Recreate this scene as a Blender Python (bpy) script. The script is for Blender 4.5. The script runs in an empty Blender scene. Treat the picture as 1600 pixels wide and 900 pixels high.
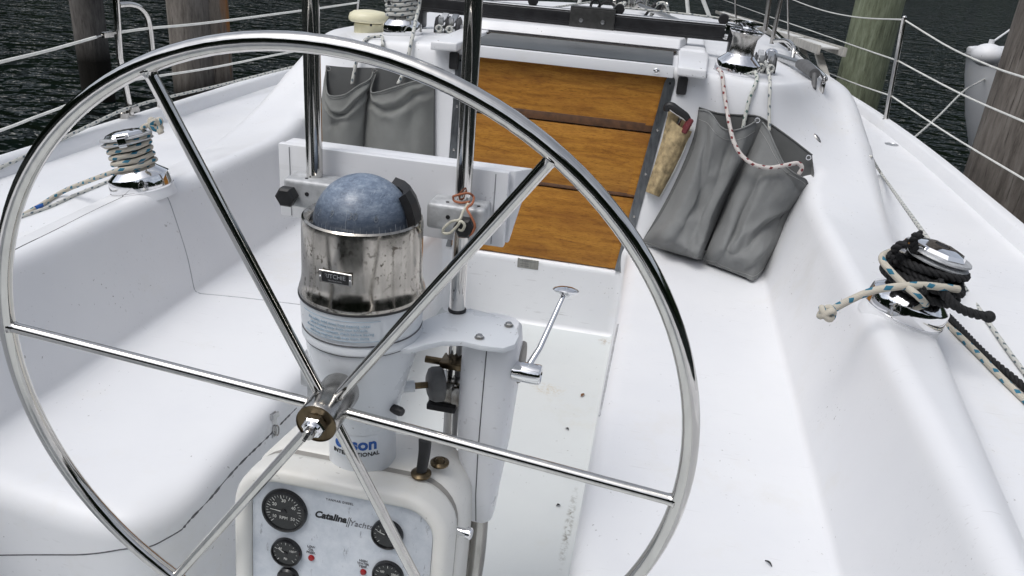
import bpy, bmesh, math, random
import numpy as np
from mathutils import Vector, Matrix, noise
random.seed(7)
sc = bpy.context.scene
COL = sc.collection
PI = math.pi
rad = math.radians

# ------------------------------------------------------------------ camera
FPX = 1221.456
ROT = np.array([[0.9775533, 0.14910819, -0.14884987],
                [0.19586667, -0.3828639, 0.90280202],
                [0.07762593, -0.91169182, -0.40347519]])
CAM = np.array([0.392, 0.0, 1.40])
cd = bpy.data.cameras.new('camera')
cam = bpy.data.objects.new('camera', cd)
COL.objects.link(cam)
cd.sensor_width = 36.0
cd.lens = 36.0 * FPX / 1600
cd.clip_start = 0.05
cd.clip_end = 3000
Rm = Matrix(((ROT[0, 0], -ROT[0, 1], -ROT[0, 2]), (ROT[1, 0], -ROT[1, 1], -ROT[1, 2]), (ROT[2, 0], -ROT[2, 1], -ROT[2, 2])))
cam.matrix_world = Matrix.Translation(CAM) @ Rm.to_4x4()
sc.camera = cam

def ray(px, py):
    return ROT @ np.array([px - 800, py - 450, FPX]) / FPX
def az(px, py, z):
    r = ray(px, py); p = CAM + r * ((z - CAM[2]) / r[2]); return Vector(p)
def ax(px, py, x):
    r = ray(px, py); p = CAM + r * ((x - CAM[0]) / r[0]); return Vector(p)
def ay(px, py, y):
    r = ray(px, py); p = CAM + r * ((y - CAM[1]) / r[1]); return Vector(p)
def apl(px, py, n, d):
    r = ray(px, py); n = np.array(n); t = (d - n @ CAM) / (n @ r); return Vector(CAM + r * t)

# ------------------------------------------------------------------ materials
def newmat(name):
    m = bpy.data.materials.new(name); m.use_nodes = True
    nt = m.node_tree
    return m, nt, nt.nodes['Principled BSDF']
def nd(nt, typ, **kw):
    n = nt.nodes.new(typ)
    for k, v in kw.items():
        if k in n.inputs: n.inputs[k].default_value = v
        else: setattr(n, k, v)
    return n
def ramp(nt, fac, stops):
    r = nt.nodes.new('ShaderNodeValToRGB')
    e = r.color_ramp.elements
    while len(e) < len(stops): e.new(0.5)
    for el, (p, c) in zip(e, stops):
        el.position = p; el.color = (*c, 1) if len(c) == 3 else c
    nt.links.new(fac, r.inputs[0]); return r.outputs[0]
def mixc(nt, fac, a, b, mode='MIX'):
    m = nt.nodes.new('ShaderNodeMix'); m.data_type = 'RGBA'; m.blend_type = mode
    for s, v in ((0, fac), (6, a), (7, b)):
        if hasattr(v, 'is_linked'): nt.links.new(v, m.inputs[s])
        elif s == 0: m.inputs[0].default_value = v
        else: m.inputs[s].default_value = (*v, 1)
    return m.outputs[2]
def coords(nt, kind='Object', scale=(1, 1, 1), rot=(0, 0, 0)):
    tc = nt.nodes.new('ShaderNodeTexCoord'); mp = nt.nodes.new('ShaderNodeMapping')
    mp.inputs['Scale'].default_value = scale; mp.inputs['Rotation'].default_value = rot
    nt.links.new(tc.outputs[kind], mp.inputs[0]); return mp.outputs[0]
def noise_tex(nt, vec, scale, detail=4, rough=.55):
    n = nd(nt, 'ShaderNodeTexNoise', Scale=scale, Detail=detail, Roughness=rough)
    nt.links.new(vec, n.inputs['Vector']); return n.outputs['Fac']
def bump(nt, p, h, strength=.2, dist=.002):
    b = nd(nt, 'ShaderNodeBump', Strength=strength, Distance=dist)
    nt.links.new(h, b.inputs['Height']); nt.links.new(b.outputs[0], p.inputs['Normal'])

def plain(name, col, rough=.5, metal=0., noise_amt=.12, nscale=30, coat=0., bumps=0.):
    m, nt, p = newmat(name)
    v = coords(nt)
    f = noise_tex(nt, v, nscale)
    lo = tuple(c * (1 - noise_amt) for c in col); hi = tuple(min(1, c * (1 + noise_amt)) for c in col)
    nt.links.new(ramp(nt, f, [(.3, lo), (.7, hi)]), p.inputs['Base Color'])
    p.inputs['Roughness'].default_value = rough; p.inputs['Metallic'].default_value = metal
    p.inputs['Coat Weight'].default_value = coat
    if bumps: bump(nt, p, noise_tex(nt, v, nscale * 4), bumps)
    return m

def gelcoat(name, base, dirt=.5, specks=.5, rough=.38):
    m, nt, p = newmat(name)
    v = coords(nt)
    f1 = noise_tex(nt, v, 1.7, 6, .6)
    f2 = noise_tex(nt, v, 9, 5, .65)
    f3 = noise_tex(nt, v, 95, 2, .5)
    dark = tuple(c * k for c, k in zip(base, (.93, .935, .95)))
    warm = tuple(c * k for c, k in zip(base, (.93, .91, .865)))
    c = ramp(nt, f1, [(.35, dark), (.65, base)])
    c2 = ramp(nt, f2, [(.60, (0, 0, 0)), (.82, (dirt * .7,) * 3)])
    c = mixc(nt, c2, c, warm)
    sp = ramp(nt, f3, [(.705, (0, 0, 0)), (.735, (specks,) * 3)])
    gate = ramp(nt, noise_tex(nt, v, 4.5, 2, .5), [(.48, (0, 0, 0)), (.6, (1, 1, 1))])
    sp = mixc(nt, 1.0, sp, gate, 'MULTIPLY')
    c = mixc(nt, sp, c, (.16, .15, .13))
    # hairline scuffs in a few directions and faint water stains
    for rz, sc_ in ((.5, 1.0), (2.2, 1.3)):
        sf = noise_tex(nt, coords(nt, scale=(3.5 * sc_, 70 * sc_, 30), rot=(0, 0, rz)), 3.0, 2, .5)
        sg = noise_tex(nt, coords(nt, rot=(0, 0, rz)), 3.3 * sc_, 2, .5)
        sm = mixc(nt, 1.0, ramp(nt, sf, [(.66, (0, 0, 0)), (.73, (.30, .30, .30))]), ramp(nt, sg, [(.54, (0, 0, 0)), (.64, (1, 1, 1))]), 'MULTIPLY')
        c = mixc(nt, sm, c, (.38, .37, .36))
    ws = noise_tex(nt, v, 2.6, 7, .72)
    c = mixc(nt, ramp(nt, ws, [(.57, (0, 0, 0)), (.66, (dirt * .55,) * 3), (.70, (dirt * .12,) * 3)]), c, tuple(q * w_ for q, w_ in zip(base, (.90, .875, .82))))
    nt.links.new(c, p.inputs['Base Color'])
    nt.links.new(ramp(nt, f2, [(.3, (rough - .08,) * 3), (.75, (rough + .14,) * 3)]), p.inputs['Roughness'])
    p.inputs['Specular IOR Level'].default_value = .45
    bump(nt, p, noise_tex(nt, v, 3.2, 3, .5), .10, .01)
    return m

def metal(name, col, rough=.08, streak=.15, spots=0.):
    m, nt, p = newmat(name)
    v = coords(nt, scale=(14, 14, 2.0))
    f = noise_tex(nt, v, 6, 5)
    p.inputs['Metallic'].default_value = 1.0
    c = ramp(nt, f, [(.3, tuple(x * (1 - streak) for x in col)), (.7, col)])
    if spots:
        v2 = coords(nt, scale=(1, 1, .8))
        s = ramp(nt, noise_tex(nt, v2, 170, 2, .5), [(.585, (0, 0, 0)), (.63, (spots,) * 3)])
        g = ramp(nt, noise_tex(nt, v2, 22, 3), [(.45, (0, 0, 0)), (.62, (1, 1, 1))])
        s = mixc(nt, 1.0, s, g, 'MULTIPLY')
        c = mixc(nt, s, c, (.09, .075, .06))
        nt.links.new(ramp(nt, noise_tex(nt, v2, 45, 4), [(.4, (rough,) * 3), (.85, (rough + .18,) * 3)]), p.inputs['Roughness'])
    else:
        nt.links.new(ramp(nt, noise_tex(nt, coords(nt), 60, 3), [(.35, (rough,) * 3), (.8, (rough + .09,) * 3)]), p.inputs['Roughness'])
    nt.links.new(c, p.inputs['Base Color'])
    return m

def teak():
    m, nt, p = newmat('varnished teak')
    v = coords(nt, scale=(1.9, 6, 15))
    gn = nd(nt, 'ShaderNodeTexNoise', Scale=3.0, Detail=8., Roughness=.68, Distortion=.9); nt.links.new(v, gn.inputs['Vector']); g = gn.outputs['Fac']
    v2 = coords(nt, scale=(16, 20, 120))
    g2 = noise_tex(nt, v2, 3.0, 6, .8)
    big = noise_tex(nt, coords(nt, scale=(1.2, 1, 3.0)), 3.1, 3, .5)
    c = ramp(nt, g, [(.28, (.20, .083, .015)), (.45, (.335, .145, .021)), (.58, (.44, .205, .032)), (.78, (.27, .110, .016))])
    pores = ramp(nt, g2, [(.50, (0, 0, 0)), (.66, (.85, .85, .85))])
    c = mixc(nt, pores, c, (.115, .038, .008))
    st = ramp(nt, big, [(.50, (0, 0, 0)), (.78, (.65, .65, .65))])
    c = mixc(nt, st, c, (.16, .055, .012))
    w = nd(nt, 'ShaderNodeTexWave', Scale=1.6, Distortion=9.0, Detail=3.0)
    w.wave_type = 'BANDS'; w.bands_direction = 'Z'
    nt.links.new(coords(nt, scale=(.8, 1, 6)), w.inputs['Vector'])
    c = mixc(nt, .07, c, ramp(nt, w.outputs['Fac'], [(.25, (.15, .05, .012)), (.6, (.55, .24, .06))]))
    nt.links.new(c, p.inputs['Base Color'])
    p.inputs['Roughness'].default_value = .42
    p.inputs['Coat Weight'].default_value = .04; p.inputs['Coat Roughness'].default_value = .2; p.inputs['Specular IOR Level'].default_value = .3
    bump(nt, p, g2, .15, .001)
    return m

def rope_mat(name, base, fleck, dens=1.0, amount=.9, turns=1, pitch=.05, base2=None):
    """braided rope: UV u runs once around, v is metres along"""
    m, nt, p = newmat(name)
    uv = nt.nodes.new('ShaderNodeUVMap'); uv.uv_map = 'UVMap'
    sx = nt.nodes.new('ShaderNodeSeparateXYZ'); nt.links.new(uv.outputs[0], sx.inputs[0])
    def math_(op, a, b=None):
        n = nt.nodes.new('ShaderNodeMath'); n.operation = op
        for i, q in enumerate((a, b)):
            if q is None: continue
            if hasattr(q, 'is_linked'): nt.links.new(q, n.inputs[i])
            else: n.inputs[i].default_value = q
        return n.outputs[0]
    u, v = sx.outputs[0], sx.outputs[1]
    vv = math_('MULTIPLY', v, 1 / pitch)
    a = math_('SINE', math_('MULTIPLY', math_('ADD', math_('MULTIPLY', u, float(turns)), vv), 2 * PI))
    b = math_('SINE', math_('MULTIPLY', math_('SUBTRACT', math_('MULTIPLY', u, 2.0), math_('MULTIPLY', vv, .5)), 2 * PI))
    ab = math_('MULTIPLY', math_('GREATER_THAN', a, .62 - .25 * dens), math_('GREATER_THAN', b, .15))
    w1 = math_('SINE', math_('MULTIPLY', math_('ADD', math_('MULTIPLY', u, 8.0), math_('MULTIPLY', v, 330.0)), 2 * PI))
    w2 = math_('SINE', math_('MULTIPLY', math_('SUBTRACT', math_('MULTIPLY', u, 8.0), math_('MULTIPLY', v, 330.0)), 2 * PI))
    br = math_('MULTIPLY', w1, w2)
    brn = math_('ADD', math_('MULTIPLY', br, .5), .5)
    c = ramp(nt, brn, [(.1, tuple(x * .72 for x in base)), (.6, base)])
    if base2:
        c = mixc(nt, ramp(nt, noise_tex(nt, coords(nt), 25, 2), [(.4, (0, 0, 0)), (.6, (1, 1, 1))]), c, base2)
    c = mixc(nt, math_('MULTIPLY', ab, amount), c, fleck)
    nt.links.new(c, p.inputs['Base Color'])
    p.inputs['Roughness'].default_value = .85
    p.inputs['Specular IOR Level'].default_value = .15
    bump(nt, p, brn, .5, .001)
    return m

def canvas(name, col):
    m, nt, p = newmat(name)
    v = coords(nt)
    f = noise_tex(nt, v, 7, 5, .6)
    f2 = noise_tex(nt, v, 900, 1, .5)
    c = ramp(nt, f, [(.3, tuple(x * .84 for x in col)), (.7, tuple(x * 1.1 for x in col))])
    c = mixc(nt, ramp(nt, f2, [(.3, (0, 0, 0)), (.7, (.22, .22, .22))]), c, tuple(x * .7 for x in col))
    nt.links.new(c, p.inputs['Base Color']); p.inputs['Roughness'].default_value = .86
    p.inputs['Sheen Weight'].default_value = .08
    p.inputs['Specular IOR Level'].default_value = .2
    bump(nt, p, f2, .25, .0006)
    return m

def weathered_wood(name, c1, c2, c3, stain=None):
    m, nt, p = newmat(name)
    v = coords(nt, scale=(7, 7, 1.1))
    g = noise_tex(nt, v, 4, 10, .72)
    g2 = noise_tex(nt, coords(nt, scale=(22, 22, 1.3)), 4, 8, .7)
    c = ramp(nt, g, [(.28, c1), (.52, c2), (.75, c3)])
    cr = ramp(nt, g2, [(.30, (1, 1, 1)), (.42, (0, 0, 0))])
    c = mixc(nt, cr, c, tuple(x * .18 for x in c1))
    if stain:
        s = ramp(nt, noise_tex(nt, coords(nt, scale=(2.0, 2.0, .35)), 2.4, 3), [(.56, (0, 0, 0)), (.66, (.85, .85, .85))])
        c = mixc(nt, s, c, stain)
    # dark wet foot near the waterline
    tc = nt.nodes.new('ShaderNodeNewGeometry'); sp = nt.nodes.new('ShaderNodeSeparateXYZ')
    nt.links.new(tc.outputs['Position'], sp.inputs[0])
    mr = nd(nt, 'ShaderNodeMapRange'); mr.inputs[1].default_value = -.02; mr.inputs[2].default_value = .22
    nt.links.new(sp.outputs[2], mr.inputs[0])
    c = mixc(nt, mr.outputs[0], (.012, .011, .009), c)
    nt.links.new(c, p.inputs['Base Color']); p.inputs['Roughness'].default_value = .9
    p.inputs['Specular IOR Level'].default_value = .2
    bump(nt, p, g2, .7, .012)
    return m

M = {}
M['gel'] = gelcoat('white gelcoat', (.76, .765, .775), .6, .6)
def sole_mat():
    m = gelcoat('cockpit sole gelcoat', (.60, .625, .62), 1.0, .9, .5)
    nt = m.node_tree; p = nt.nodes['Principled BSDF']
    c = p.inputs['Base Color'].links[0].from_socket
    v = coords(nt)
    nz = ramp(nt, noise_tex(nt, v, 70, 5, .7), [(.46, (0, 0, 0)), (.60, (1, 1, 1))])
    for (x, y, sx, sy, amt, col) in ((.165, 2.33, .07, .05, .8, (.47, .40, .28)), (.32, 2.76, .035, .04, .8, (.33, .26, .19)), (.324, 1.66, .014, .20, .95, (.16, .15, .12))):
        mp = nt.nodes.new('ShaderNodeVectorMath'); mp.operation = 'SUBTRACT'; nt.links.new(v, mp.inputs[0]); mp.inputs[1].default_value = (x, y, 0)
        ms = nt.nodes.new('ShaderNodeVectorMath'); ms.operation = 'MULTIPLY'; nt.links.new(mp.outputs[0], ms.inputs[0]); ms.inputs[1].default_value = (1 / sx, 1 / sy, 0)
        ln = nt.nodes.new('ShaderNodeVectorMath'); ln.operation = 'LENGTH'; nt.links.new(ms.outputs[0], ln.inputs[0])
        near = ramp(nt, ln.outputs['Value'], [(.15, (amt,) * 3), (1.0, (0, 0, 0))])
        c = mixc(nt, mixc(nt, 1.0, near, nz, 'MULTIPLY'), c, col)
    nt.links.new(c, p.inputs['Base Color'])
    return m
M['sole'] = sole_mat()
M['cream'] = gelcoat('aged cream moulding', (.735, .725, .685), .7, .3)
M['paint'] = gelcoat('white painted aluminium', (.70, .725, .75), .6, .6, .3)
M['board'] = gelcoat('white laminate', (.78, .785, .80), .3, .2, .35)
M['steel'] = metal('polished stainless', (.66, .645, .62), .05)
M['steel_dull'] = metal('weathered stainless', (.50, .485, .46), .20, .3)
M['steel_spot'] = metal('spotted stainless', (.54, .51, .46), .13, .35, .9)
M['chrome'] = metal('chrome', (.84, .84, .85), .035, .05)
M['alu'] = metal('brushed aluminium', (.55, .555, .56), .32, .2)
M['castalu'] = plain('cast aluminium', (.47, .48, .49), .55, .35, .22, 55, bumps=.25)
M['track'] = metal('anodised track', (.42, .44, .46), .28, .5)
M['bronze'] = metal('tarnished ring', (.17, .13, .08), .3, .5)
M['teak'] = teak()
M['teakdark'] = plain('dark stained teak edge', (.085, .036, .013), .5, 0, .4, 40)
M['canvas'] = canvas('grey canvas', (.185, .19, .188))
M['canvas_dark'] = canvas('grey canvas shaded inside', (.115, .118, .117))  # same canvas darkened for the shade inside the bags
M['canvas_pale'] = canvas('sun faded grey canvas', (.20, .205, .195))
M['thread'] = plain('pale stitching', (.35, .35, .34), .8)
M['tan'] = plain('tan fibre cloth', (.35, .27, .15), .85, 0, .45, 45, bumps=.5)
M['black'] = plain('black rubber', (.012, .012, .013), .5, 0, .3, 60)
M['blackgloss'] = plain('black gloss', (.010, .010, .011), .18, 0, .2, 30)
M['blackalu'] = plain('black anodised aluminium', (.028, .028, .030), .36, .4, .3, 25)
M['grey_rubber'] = plain('grey rubber', (.10, .10, .10), .6, 0, .2, 40)
M['gasket'] = plain('grey gasket', (.30, .285, .26), .7)
M['seam'] = plain('dark gap line', (.10, .10, .105), .8, 0, .4, 60)
M['palegap'] = plain('shadow gap', (.33, .335, .35), .8, 0, .2, 40)
M['maroon'] = plain('maroon plastic', (.16, .030, .035), .45, 0, .15)
M['vent'] = plain('cream plastic', (.74, .70, .50), .4, 0, .06, 12)
M['plate'] = metal('etched plate', (.40, .39, .36), .35, .3)
M['red'] = plain('red lamp lens', (.28, .008, .010), .25)
M['inkblack'] = plain('black print', (.015, .015, .016), .5)
M['inkgrey'] = plain('grey print', (.14, .14, .15), .6)
M['inkblue'] = plain('blue print', (.010, .085, .34), .5)
M['inkpale'] = plain('faded blue print', (.36, .47, .56), .6)
M['inkwhite'] = plain('white print', (.55, .55, .52), .6)
M['inkdim'] = plain('faded card print', (.27, .30, .34), .6, 0, .4, 200)
M['sticker'] = plain('white sticker', (.68, .71, .74), .4, 0, .05)
M['gauge'] = plain('gauge face', (.014, .015, .015), .16, 0, .3, 25)
M['smoke'] = plain('smoked acrylic', (.052, .058, .060), .42, 0, .15, 8)
M['carplate'] = plain('dull grey plate', (.06, .06, .058), .45, .5, .2, 60)
M['hatchdark'] = plain('dark recess shade', (.022, .014, .008), .8)
M['wirewhite'] = plain('white vinyl wire', (.70, .70, .66), .45, 0, .1, 20)
M['rope_blue'] = rope_mat('beige rope with teal flecks', (.56, .52, .44), (.015, .15, .24), 1.0, .95, 1, .045)
M['rope_grey'] = rope_mat('white rope with dark flecks', (.60, .60, .56), (.035, .07, .10), .5, .85, 1, .032)
M['rope_red'] = rope_mat('white rope with red flecks', (.62, .58, .55), (.17, .012, .018), .7, .95, 1, .030)
M['rope_green'] = rope_mat('white rope with green flecks', (.58, .59, .55), (.02, .085, .07), .8, .9, 1, .028)
M['rope_black'] = plain('black laid rope', (.009, .009, .010), .8, 0, .4, 200, bumps=.4)
M['cord_orange'] = plain('orange cord', (.34, .12, .06), .8, 0, .25, 90)
M['cord_white'] = plain('white cord', (.55, .53, .44), .8, 0, .2, 90)
M['pile_grey'] = weathered_wood('weathered grey piling', (.055, .048, .042), (.155, .138, .122), (.24, .22, .20))
M['pile_stain'] = weathered_wood('piling with orange stain', (.11, .092, .078), (.27, .235, .20), (.40, .36, .315), (.45, .18, .04))
M['pile_pale'] = weathered_wood('brightened grey piling', (.10, .088, .078), (.25, .225, .20), (.37, .345, .315))  # grey piling wood brightened to offset its dark surroundings
M['pile_green'] = weathered_wood('algae green piling', (.085, .095, .066), (.20, .225, .15), (.34, .38, .285))
M['pile_dark'] = weathered_wood('dark wet piling', (.06, .055, .052), (.155, .145, .135), (.23, .215, .20))
M['leafdry'] = plain('dry leaf', (.16, .075, .03), .8)
M['ladder'] = plain('weathered ladder paint', (.40, .385, .35), .6, .1, .25, 14)
M['treads'] = plain('pale ladder treads', (.62, .62, .60), .6, 0, .1, 14)

# ------------------------------------------------------------------ mesh helpers
def link_mesh(name, verts, faces, mat, parent=None, uvs=None, angle=35, loc=None, mats=None, fmat=None):
    me = bpy.data.meshes.new(name)
    if loc is not None:
        L = Vector(loc); verts = [Vector(v) - L for v in verts]
    me.from_pydata([tuple(v) for v in verts], [], faces)
    me.update()
    if uvs is not None:
        ul = me.uv_layers.new(name='UVMap')
        for lp in me.loops:
            pass
        for poly, fu in zip(me.polygons, uvs):
            for li, q in zip(poly.loop_indices, fu): ul.data[li].uv = q
    for p in me.polygons: p.use_smooth = True
    if angle is not None: me.set_sharp_from_angle(angle=rad(angle))
    me.materials.append(mat)
    for mm in (mats or []): me.materials.append(mm)
    if fmat:
        for p, k in zip(me.polygons, fmat): p.material_index = k
    o = bpy.data.objects.new(name, me); COL.objects.link(o)
    if loc is not None: o.location = loc
    if parent is not None:
        o.parent = parent
        if loc is None: pass
    return o

class MB:
    def __init__(s): s.v = []; s.f = []; s.uv = []
    def add(s, v, f, uv=None):
        n = len(s.v); s.v += [Vector(q) for q in v]
        s.f += [tuple(i + n for i in q) for q in f]
        s.uv += uv if uv else [[(0, 0)] * len(q) for q in f]
        return s
    def tube(s, pts, r, seg=10, closed=False, caps=True):
        pts = [Vector(p) for p in pts]; n = len(pts)
        rr = r if isinstance(r, (list, tuple)) else [r] * n
        T = []
        for i in range(n):
            a = pts[(i - 1) % n] if (closed or i > 0) else pts[i]
            b = pts[(i + 1) % n] if (closed or i < n - 1) else pts[i]
            t = (b - a); T.append(t.normalized() if t.length > 1e-9 else Vector((0, 0, 1)))
        ref = Vector((0, 0, 1)) if abs(T[0].z) < .9 else Vector((1, 0, 0))
        N = (ref - T[0] * ref.dot(T[0])).normalized()
        V = []; L = [0.]; Ns = []
        for i in range(n):
            if i:
                N = (N - T[i] * N.dot(T[i]))
                N = N.normalized() if N.length > 1e-9 else Vector((1, 0, 0))
                L.append(L[-1] + (pts[i] - pts[i - 1]).length)
            B = T[i].cross(N)
            for k in range(seg):
                a = 2 * PI * k / seg
                V.append(pts[i] + (N * math.cos(a) + B * math.sin(a)) * rr[i])
        F = []; U = []
        m = n if closed else n - 1
        for i in range(m):
            j = (i + 1) % n
            lj = L[j] if j else L[-1] + (pts[0] - pts[-1]).length
            for k in range(seg):
                k2 = (k + 1) % seg
                F.append((i * seg + k, i * seg + k2, j * seg + k2, j * seg + k))
                u0, u1 = k / seg, (k + 1) / seg
                U.append([(u0, L[i]), (u1, L[i]), (u1, lj), (u0, lj)])
        if caps and not closed:
            F.append(tuple(reversed(range(seg)))); U.append([(0, 0)] * seg)
            F.append(tuple((n - 1) * seg + k for k in range(seg))); U.append([(0, 0)] * seg)
        return s.add(V, F, U)
    def lathe(s, prof, c=(0, 0, 0), axis=(0, 0, 1), seg=32, cap0=True, cap1=True, radial=None):
        A = Vector(axis).normalized(); C = Vector(c)
        ref = Vector((1, 0, 0)) if abs(A.x) < .9 else Vector((0, 1, 0))
        X = (ref - A * ref.dot(A)).normalized(); Y = A.cross(X)
        V = []
        for r, z in prof:
            for k in range(seg):
                a = 2 * PI * k / seg
                q = r * (radial(k, r, z) if radial else 1)
                V.append(C + A * z + (X * math.cos(a) + Y * math.sin(a)) * q)
        F = []
        for i in range(len(prof) - 1):
            for k in range(seg):
                k2 = (k + 1) % seg
                F.append((i * seg + k, i * seg + k2, (i + 1) * seg + k2, (i + 1) * seg + k))
        if cap0: F.append(tuple(reversed(range(seg))))
        if cap1: F.append(tuple((len(prof) - 1) * seg + k for k in range(seg)))
        return s.add(V, F)
    def box(s, c, size, rot=None, bev=0., seg=2):
        bm = bmesh.new(); bmesh.ops.create_cube(bm, size=1)
        for v in bm.verts: v.co = Vector((v.co.x * size[0], v.co.y * size[1], v.co.z * size[2]))
        if bev > 0: bmesh.ops.bevel(bm, geom=list(bm.edges), offset=bev, segments=seg, affect='EDGES', profile=.6)
        R = rot if rot is not None else Matrix.Identity(3)
        bm.verts.index_update()
        V = [R @ v.co + Vector(c) for v in bm.verts]; F = [tuple(v.index for v in f.verts) for f in bm.faces]
        bm.free(); return s.add(V, F)
    def hexa(s, p, bev=0., seg=2):
        """8 corners: bottom loop 0-3, top loop 4-7"""
        bm = bmesh.new(); vs = [bm.verts.new(Vector(q)) for q in p]
        for f in ((3, 2, 1, 0), (4, 5, 6, 7), (0, 1, 5, 4), (1, 2, 6, 5), (2, 3, 7, 6), (3, 0, 4, 7)): bm.faces.new([vs[i] for i in f])
        bmesh.ops.recalc_face_normals(bm, faces=bm.faces)
        if bev > 0: bmesh.ops.bevel(bm, geom=list(bm.edges), offset=bev, segments=seg, affect='EDGES', profile=.6)
        bm.verts.index_update()
        V = [v.co.copy() for v in bm.verts]; F = [tuple(v.index for v in f.verts) for f in bm.faces]
        bm.free(); return s.add(V, F)
    def prism(s, poly, thick, O, U, V, bev=0., seg=2):
        """poly: 2-D outline in (U,V) around O, extruded by thick along U x V"""
        U = Vector(U).normalized(); V = Vector(V).normalized(); N = U.cross(V); O = Vector(O)
        bm = bmesh.new()
        a = [bm.verts.new(O + U * p[0] + V * p[1]) for p in poly]
        b = [bm.verts.new(O + U * p[0] + V * p[1] + N * thick) for p in poly]
        n = len(poly)
        f0 = bm.faces.new(list(reversed(a))); f1 = bm.faces.new(b)
        for i in range(n): bm.faces.new((a[i], a[(i + 1) % n], b[(i + 1) % n], b[i]))
        bmesh.ops.recalc_face_normals(bm, faces=bm.faces)
        if bev > 0: bmesh.ops.bevel(bm, geom=list(set(f0.edges) | set(f1.edges)), offset=bev, segments=seg, affect='EDGES', profile=.6)
        bm.verts.index_update()
        Vv = [v.co.copy() for v in bm.verts]; F = [tuple(v.index for v in f.verts) for f in bm.faces]
        bm.free(); return s.add(Vv, F)
    def sphere(s, c, r, seg=16, rings=10, scale=(1, 1, 1)):
        V = [Vector((0, 0, r))]; F = []
        for i in range(1, rings):
            t = PI * i / rings
            for k in range(seg):
                a = 2 * PI * k / seg
                V.append(Vector((r * math.sin(t) * math.cos(a), r * math.sin(t) * math.sin(a), r * math.cos(t))))
        V.append(Vector((0, 0, -r)))
        for k in range(seg): F.append((0, 1 + k, 1 + (k + 1) % seg))
        for i in range(rings - 2):
            for k in range(seg):
                a = 1 + i * seg; F.append((a + k, a + seg + k, a + seg + (k + 1) % seg, a + (k + 1) % seg))
        e = len(V) - 1; a = 1 + (rings - 2) * seg
        for k in range(seg): F.append((a + k, e, a + (k + 1) % seg))
        V = [Vector((v.x * scale[0], v.y * scale[1], v.z * scale[2])) + Vector(c) for v in V]
        return s.add(V, F)
    def grid(s, P):
        """P[row][col] of points"""
        R_, C_ = len(P), min(len(r) for r in P); V = [q for r in P for q in r[:C_]]; F = []; U = []
        for i in range(R_ - 1):
            for j in range(C_ - 1):
                F.append((i * C_ + j, i * C_ + j + 1, (i + 1) * C_ + j + 1, (i + 1) * C_ + j))
                U.append([(j / C_, i / R_), ((j + 1) / C_, i / R_), ((j + 1) / C_, (i + 1) / R_), (j / C_, (i + 1) / R_)])
        return s.add(V, F, U)
    def build(s, name, mat, parent=None, angle=35, loc=None):
        return link_mesh(name, s.v, s.f, mat, parent, s.uv, angle, loc)

def cr(pts, n=8, closed=False):
    """Catmull-Rom through points"""
    P = [Vector(p) for p in pts]; out = []
    m = len(P)
    rng = range(m) if closed else range(m - 1)
    for i in rng:
        g = (lambda k: P[k % m]) if closed else (lambda k: P[min(max(k, 0), m - 1)])
        p0, p1, p2, p3 = g(i - 1), g(i), g(i + 1), g(i + 2)
        for k in range(n):
            t = k / n
            out.append(.5 * ((2 * p1) + (p2 - p0) * t + (2 * p0 - 5 * p1 + 4 * p2 - p3) * t * t + (3 * p1 - p0 - 3 * p2 + p3) * t ** 3))
    if not closed: out.append(P[-1])
    return out

def tag(o, label=None, cat=None, group=None, kind=None):
    if label: o['label'] = label
    if cat: o['category'] = cat
    if group: o['group'] = group
    if kind: o['kind'] = kind
    return o
def thing(name, label, cat, loc=(0, 0, 0), group=None):
    o = bpy.data.objects.new(name, None); COL.objects.link(o); o.location = loc; o.empty_display_size = .05
    return tag(o, label, cat, group)
def adopt(root):
    """parts were modelled in world space: keep them there under a moved root"""
    inv = Matrix.Translation(root.location).inverted()
    for c in root.children: c.matrix_parent_inverse = inv
def axes(n, upish=(0, 0, 1)):
    n = Vector(n).normalized(); u = Vector(upish).cross(n).normalized(); v = n.cross(u)
    return u, v, n
def text_mesh(name, body, size, O, U, V, mat, parent, shear=0., bold=0., align='CENTER', thick=.0004, spacing=1.0):
    cu = bpy.data.curves.new(name, 'FONT'); cu.body = body; cu.size = size; cu.align_x = align; cu.align_y = 'CENTER'
    cu.shear = shear; cu.offset = bold; cu.extrude = thick; cu.space_character = spacing; cu.resolution_u = 3
    to = bpy.data.objects.new(name, cu); COL.objects.link(to)
    bpy.context.view_layer.update()
    dg = bpy.context.evaluated_depsgraph_get()
    me = bpy.data.meshes.new_from_object(to.evaluated_get(dg))
    bpy.data.objects.remove(to); bpy.data.curves.remove(cu)
    U = Vector(U).normalized(); V = Vector(V).normalized(); N = U.cross(V)
    Mx = Matrix((U, V, N)).transposed().to_4x4(); Mx.translation = Vector(O)
    me.transform(Mx); me.materials.clear(); me.materials.append(mat)
    o = bpy.data.objects.new(name, me); COL.objects.link(o); o.parent = parent
    return o
def rrect(x0, x1, y0, y1, r, n=6):
    """rounded rectangle outline; r = radius or 4 radii (bl, br, tr, tl)"""
    rs = r if isinstance(r, (list, tuple)) else [r] * 4
    out = []
    for (cx, cy, a0, q) in ((x0 + rs[0], y0 + rs[0], PI, rs[0]), (x1 - rs[1], y0 + rs[1], 1.5 * PI, rs[1]), (x1 - rs[2], y1 - rs[2], 0, rs[2]), (x0 + rs[3], y1 - rs[3], .5 * PI, rs[3])):
        for k in range(n + 1):
            a = a0 + .5 * PI * k / n; out.append((cx + q * math.cos(a), cy + q * math.sin(a)))
    return out

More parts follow.
